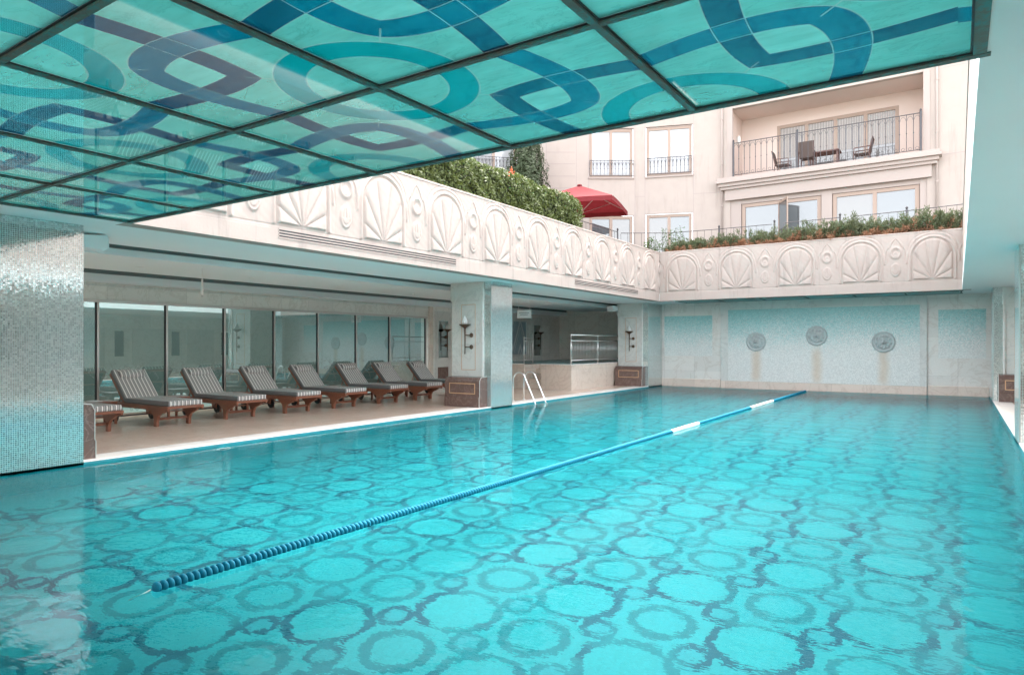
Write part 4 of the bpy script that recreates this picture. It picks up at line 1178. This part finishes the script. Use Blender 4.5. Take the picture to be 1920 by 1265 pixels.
fence('garden_fence', [(-10.85, 19.6), (-10.75, 23.6)], 'thin iron fence running back from the end of the clipped hedge', posts=((-10.75, 23.6),))
fence('garden_fence', [(-10.75, 23.9), (-9.2, 24.9), (-7.35, 25.1), (-5.5, 25.15)], 'left run of thin iron fence behind the juniper bed', posts=((-7.35, 25.1),))
fence('garden_fence', [(-5.1, 25.1), (-3.3, 25.1)], 'middle run of thin iron fence behind the juniper bed', posts=((-5.4, 25.1), (-3.3, 25.1)))
fence('garden_fence', [(-2.9, 25.1), (-1.36, 25.05), (.24, 24.8), (3, 24.3)], 'right run of thin iron fence behind the juniper bed', posts=((-1.36, 25.05),))

# ------------------------------------------------------------------ plants
def leaves(P, N, size, asp=.45, jitter=.6, fold=False):
    """P points, N preferred normals -> quads"""
    n = len(P); d = rng.normal(size=(n, 3)); N = N+jitter*rng.normal(size=(n, 3)); N /= np.linalg.norm(N, axis=1)[:, None]
    a = np.cross(N, d); a /= np.linalg.norm(a, axis=1)[:, None]; b = np.cross(N, a)
    s = (size*(.6+.8*rng.random(n)))[:, None]
    V = np.stack([P-a*s, P-b*s*asp, P+a*s, P+b*s*asp], 1).reshape(-1, 3)
    F = np.arange(4*n).reshape(-1, 4)
    return V, F
# clipped hedge behind the long parapet
def hedge(x0, x1, y0, y1, z0, z1, label):
    t = thing('clipped_hedge', ((x0+x1)/2, (y0+y1)/2, z0), label, 'hedge')
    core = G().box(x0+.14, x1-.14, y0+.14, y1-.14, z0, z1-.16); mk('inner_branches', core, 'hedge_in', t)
    P = []; N = []
    def face(n, f, nrm):
        q = rng.random((n, 2)); pts = f(q[:, 0], q[:, 1]); P.append(pts); N.append(np.tile(nrm, (n, 1)))
    L_ = y1-y0
    dens = 1150
    face(int(L_*(z1-z0)*dens), lambda a, b: np.stack([np.full_like(a, x1), y0+a*L_, z0+b*(z1-z0)], 1), (1, 0, .3))
    face(int(L_*(x1-x0)*dens*.7), lambda a, b: np.stack([x0+b*(x1-x0), y0+a*L_, np.full_like(a, z1)], 1), (.2, 0, 1))
    face(int((x1-x0)*(z1-z0)*dens), lambda a, b: np.stack([x0+a*(x1-x0), np.full_like(a, y0), z0+b*(z1-z0)], 1), (0, -1, .3))
    face(int((x1-x0)*(z1-z0)*dens*.8), lambda a, b: np.stack([x0+a*(x1-x0), np.full_like(a, y1), z0+b*(z1-z0)], 1), (0, 1, .3))
    P = np.concatenate(P); N = np.concatenate(N).astype(float)
    # round the top edges and make the faces uneven
    und = .05*np.sin(P[:, 1]*2.3+P[:, 2]*1.7)+.035*np.sin(P[:, 1]*5.1-P[:, 2]*5.3+P[:, 0]*4)+.03*np.sin(P[:, 1]*8.7+P[:, 2]*9.1+P[:, 0]*7)
    P += N*und[:, None]*.8
    P -= N*(rng.random(len(P))**1.6*.16)[:, None]; P += N*((rng.random(len(P)) > .985)*rng.random(len(P))*.10)[:, None]
    top = np.clip((P[:, 2]-(z1-.35))/.35, 0, 1); P[:, 0] -= np.where(P[:, 0] > (x0+x1)/2, 1, -1)*top**2*.14
    V, F = leaves(P, N, .046, .45, .8)
    npmesh('foliage', V, F, 'hedge', t)
    return t
hedge(-10.9, -9.75, 9.0, 18.75, 4.75, 6.20, 'dense clipped green hedge along the top of the long parapet')
fl_ = thing('orange_blossom', (-9.7, 14.6, 6.0), 'small orange blossom on top of the clipped hedge', 'blossom')
MT['orange'] = plain('orange_petals', (.62, .14, .05), .7)
P = np.array([-9.62, 14.55, 6.12])+rng.normal(size=(22, 3))*[.03, .05, .06]; V, F = leaves(P, rng.normal(size=(22, 3)), .032, .7); npmesh('petals', V, F, 'orange', fl_)
# cypress
def cypress(x, y, z0, h_, r_, label):
    t = thing('cypress_tree', (x, y, z0), label, 'tree')
    mk('trunk', G().tube([(x, y, z0), (x, y, z0+h_*.9)], [.09, .02], 8), 'bark', t)
    n = 15000; f_ = rng.random(n)**.85; a = rng.random(n)*2*math.pi
    prof = r_*np.minimum(1, (1-f_)*2.6+.12)**.6*np.minimum(1, .55+f_*3)
    prof = prof*(1+.10*np.sin(a*5+f_*9)+.07*np.sin(a*11-f_*31)); rad = prof*(1-.35*rng.random(n)**2)
    P = np.stack([x+rad*np.cos(a), y+rad*np.sin(a), z0+.1+f_*h_], 1); N = np.stack([np.cos(a), np.sin(a), np.full(n, .5)], 1)
    V, F = leaves(P, N, .055, .35, .35); npmesh('crown', V, F, 'cypress', t)
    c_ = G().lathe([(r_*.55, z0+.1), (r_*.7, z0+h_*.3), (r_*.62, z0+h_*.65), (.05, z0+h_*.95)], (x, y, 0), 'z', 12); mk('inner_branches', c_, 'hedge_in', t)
cypress(-14.4, 22.9, 4.75, 5.6, .82, 'dark conical cypress standing behind the clipped hedge')
# junipers along the far parapet
def juniper(seed, w_, h_, dry):
    r = np.random.default_rng(seed)
    nb = 150; V = []; F = []; V2 = []; F2 = []; n0 = 0; m0 = 0
    for k in range(nb):
        bx = (r.random()-.5)*w_; by = (r.random()-.5)*.55
        isd = r.random() < dry*(1.3 if by < 0 else .6)
        up = r.random()
        d = np.array([(r.random()-.5)*1.3, -(.15 if isd else -.0)-(.5*r.random() if by < .05 else -.2), (.12+.35*r.random() if isd else .45+.75*up)]); d /= np.linalg.norm(d)
        L_ = h_*(.45+.55*r.random())*(1.0 if not isd else .7)*(1-.35*abs(bx)/w_*2)
        m_ = 60; s = r.random(m_)**.8
        P = np.array([bx, by, .02])+d*(s*L_)[:, None]+r.normal(size=(m_, 3))*(.05*(1-s*.6))[:, None]
        P[:, 2] = np.abs(P[:, 2])+.005-s*s*.02
        D = d+r.normal(size=(m_, 3))*.42; D /= np.linalg.norm(D, axis=1)[:, None]
        S_ = np.cross(D, r.normal(size=(m_, 3))); S_ /= np.linalg.norm(S_, axis=1)[:, None]
        ln = (.07+.06*r.random(m_))[:, None]
        q = np.stack([P-S_*.010, P+D*ln*.5+S_*.013, P+D*ln, P+D*ln*.5-S_*.013], 1).reshape(-1, 3)
        if isd: V2.append(q)
        else: V.append(q)
    V = np.concatenate(V); V2 = np.concatenate(V2) if V2 else np.zeros((4, 3))
    return V, V2
jp = []
jx = [(-8.15, 1.15, .62, .25), (-7.15, 1.3, .72, .3), (-6.0, 1.35, .78, .45), (-4.85, 1.25, .80, .4), (-3.75, 1.3, .92, .25), (-2.75, 1.15, .95, .2), (-1.75, 1.2, .80, .55), (-.95, 1.0, 1.02, .15), (.35, 1.1, 1.05, .3)]
jl = ['low juniper at the left end of the juniper bed', 'second juniper from the left along the far parapet', 'juniper with brown sprays over the second shell relief', 'low juniper over the gap between second and third shell reliefs',
      'juniper below the left lower window of the balcony', 'tall green juniper in front of the blinds window', 'juniper with a large rust coloured dead branch', 'round green juniper left of the narrow gap in the bed', 'tall juniper at the right end of the bed beyond the gap']
for i, ((x, w_, h_, dry), lab) in enumerate(zip(jx, jl)):
    t = thing('juniper_shrub', (x, 23.98, 4.75), lab, 'shrub', 'junipers along the far parapet')
    V, V2 = juniper(40+i, w_*1.25, h_*1.0, dry); off = np.array([x, 23.95, 4.88])
    npmesh('foliage', V+off, np.arange(len(V)).reshape(-1, 4), 'juniper', t); npmesh('dry_sprays', V2+off, np.arange(len(V2)).reshape(-1, 4), 'juniper_dry', t)
    g = G()
    for k in range(5): g.tube([(x+(k-2)*.06, 23.98, 4.88), (x+(k-2)*.22, 23.9+.05*(k % 3), 4.88+h_*.45)], [.018, .008], 5)
    mk('stem', g, 'bark', t)
t = thing('leafy_shrub', (-9.3, 24.0, 4.75), 'light leafy shrub with thin upright shoots at the corner of the parapets', 'shrub')
P = []; g = G()
for k in range(26):
    x = -9.9+1.5*random.random(); y = 24.0+.4*random.random(); hh = .5+.6*random.random()*(1.3 if x > -9.4 else .8)
    tip = (x+.15*(random.random()-.5), y, 4.75+hh); g.tube([(x, y, 4.75), tip], [.008, .004], 4)
    for j in range(75):
        f_ = random.random(); P.append((x+(tip[0]-x)*f_+random.gauss(0, .045), y+random.gauss(0, .045), 4.75+hh*f_+random.gauss(0, .02)))
P = np.array(P); mk('stem', g, 'bark', t); V, F = leaves(P, np.tile((0, -.4, .6), (len(P), 1)), .035, .5, .8); npmesh('foliage', V, F, 'shrub', t)
mk('soil_bed', G().box(-9.3, 3, 23.7, 24.6, 4.752, 4.89), 'soil', loc=(0, 24, 4.75)); setp(bpy.data.objects['soil_bed'], kind='structure')

# ------------------------------------------------------------------ red parasol
px_, py_ = -11.85, 22.6
t = thing('cantilever_parasol', (px_, py_, 4.75), 'red square garden parasol open behind the clipped hedge', 'parasol')
apex = Vector((px_, py_, 7.62)); hw = 1.55; ze = 6.82
g = G(); n = 8; pts = []
rotp = R(14)
def rc(x, y): return (px_+x*math.cos(rotp)-y*math.sin(rotp), py_+x*math.sin(rotp)+y*math.cos(rotp))
cor = [(-hw, -hw), (hw, -hw), (hw, hw), (-hw, hw)]
N_ = 10
for k in range(4):
    a, b = cor[k], cor[(k+1) % 4]
    for i in range(N_):
        for j in range(N_):
            def pt(ii, jj):
                e = ii/N_; s = jj/N_
                x, y = a[0]+(b[0]-a[0])*s, a[1]+(b[1]-a[1])*s
                z_ = 7.62-(7.62-ze)*e - .10*math.sin(math.pi*s)*math.sin(math.pi*e)*.7 + .03*math.sin(math.pi*s)*e
                xx, yy = rc(x*e, y*e); return (xx, yy, z_)
            g.quad(pt(i, j), pt(i+1, j), pt(i+1, j+1), pt(i, j+1))
g.keep = True
mk('canopy', g, 'red', t)
g = G(); g.keep = True
for k in range(4):
    a, b = cor[k], cor[(k+1) % 4]
    for j in range(N_):
        def pv(jj, dz):
            s = jj/N_; x, y = a[0]+(b[0]-a[0])*s, a[1]+(b[1]-a[1])*s; xx, yy = rc(x, y); return (xx, yy, ze+.03*math.sin(math.pi*s)-dz)
        g.quad(pv(j, .16+.012*(j % 2)), pv(j+1, .16+.012*((j+1) % 2)), pv(j+1, 0), pv(j, 0))
mk('valance', g, 'red', t)
for k in range(4):
    c = cor[k]; e = rc(*c); mk('rib', G().tube([(px_, py_, 7.55), (e[0], e[1], ze-.02)], .014, 6), 'alu', t)
    m2 = rc(c[0]*.62, c[1]*.62); mk('strut', G().tube([(px_, py_, 6.55), (m2[0], m2[1], 7.05)], .012, 6), 'alu', t)
mk('mast', G().tube([(px_, py_, 4.75), (px_, py_, 7.6)], .035, 10), 'alu', t)
mk('cap', G().lathe([(.10, 0), (.08, .04), (.0, .06)], (px_, py_, 7.61), 'z', 12), 'red', t)
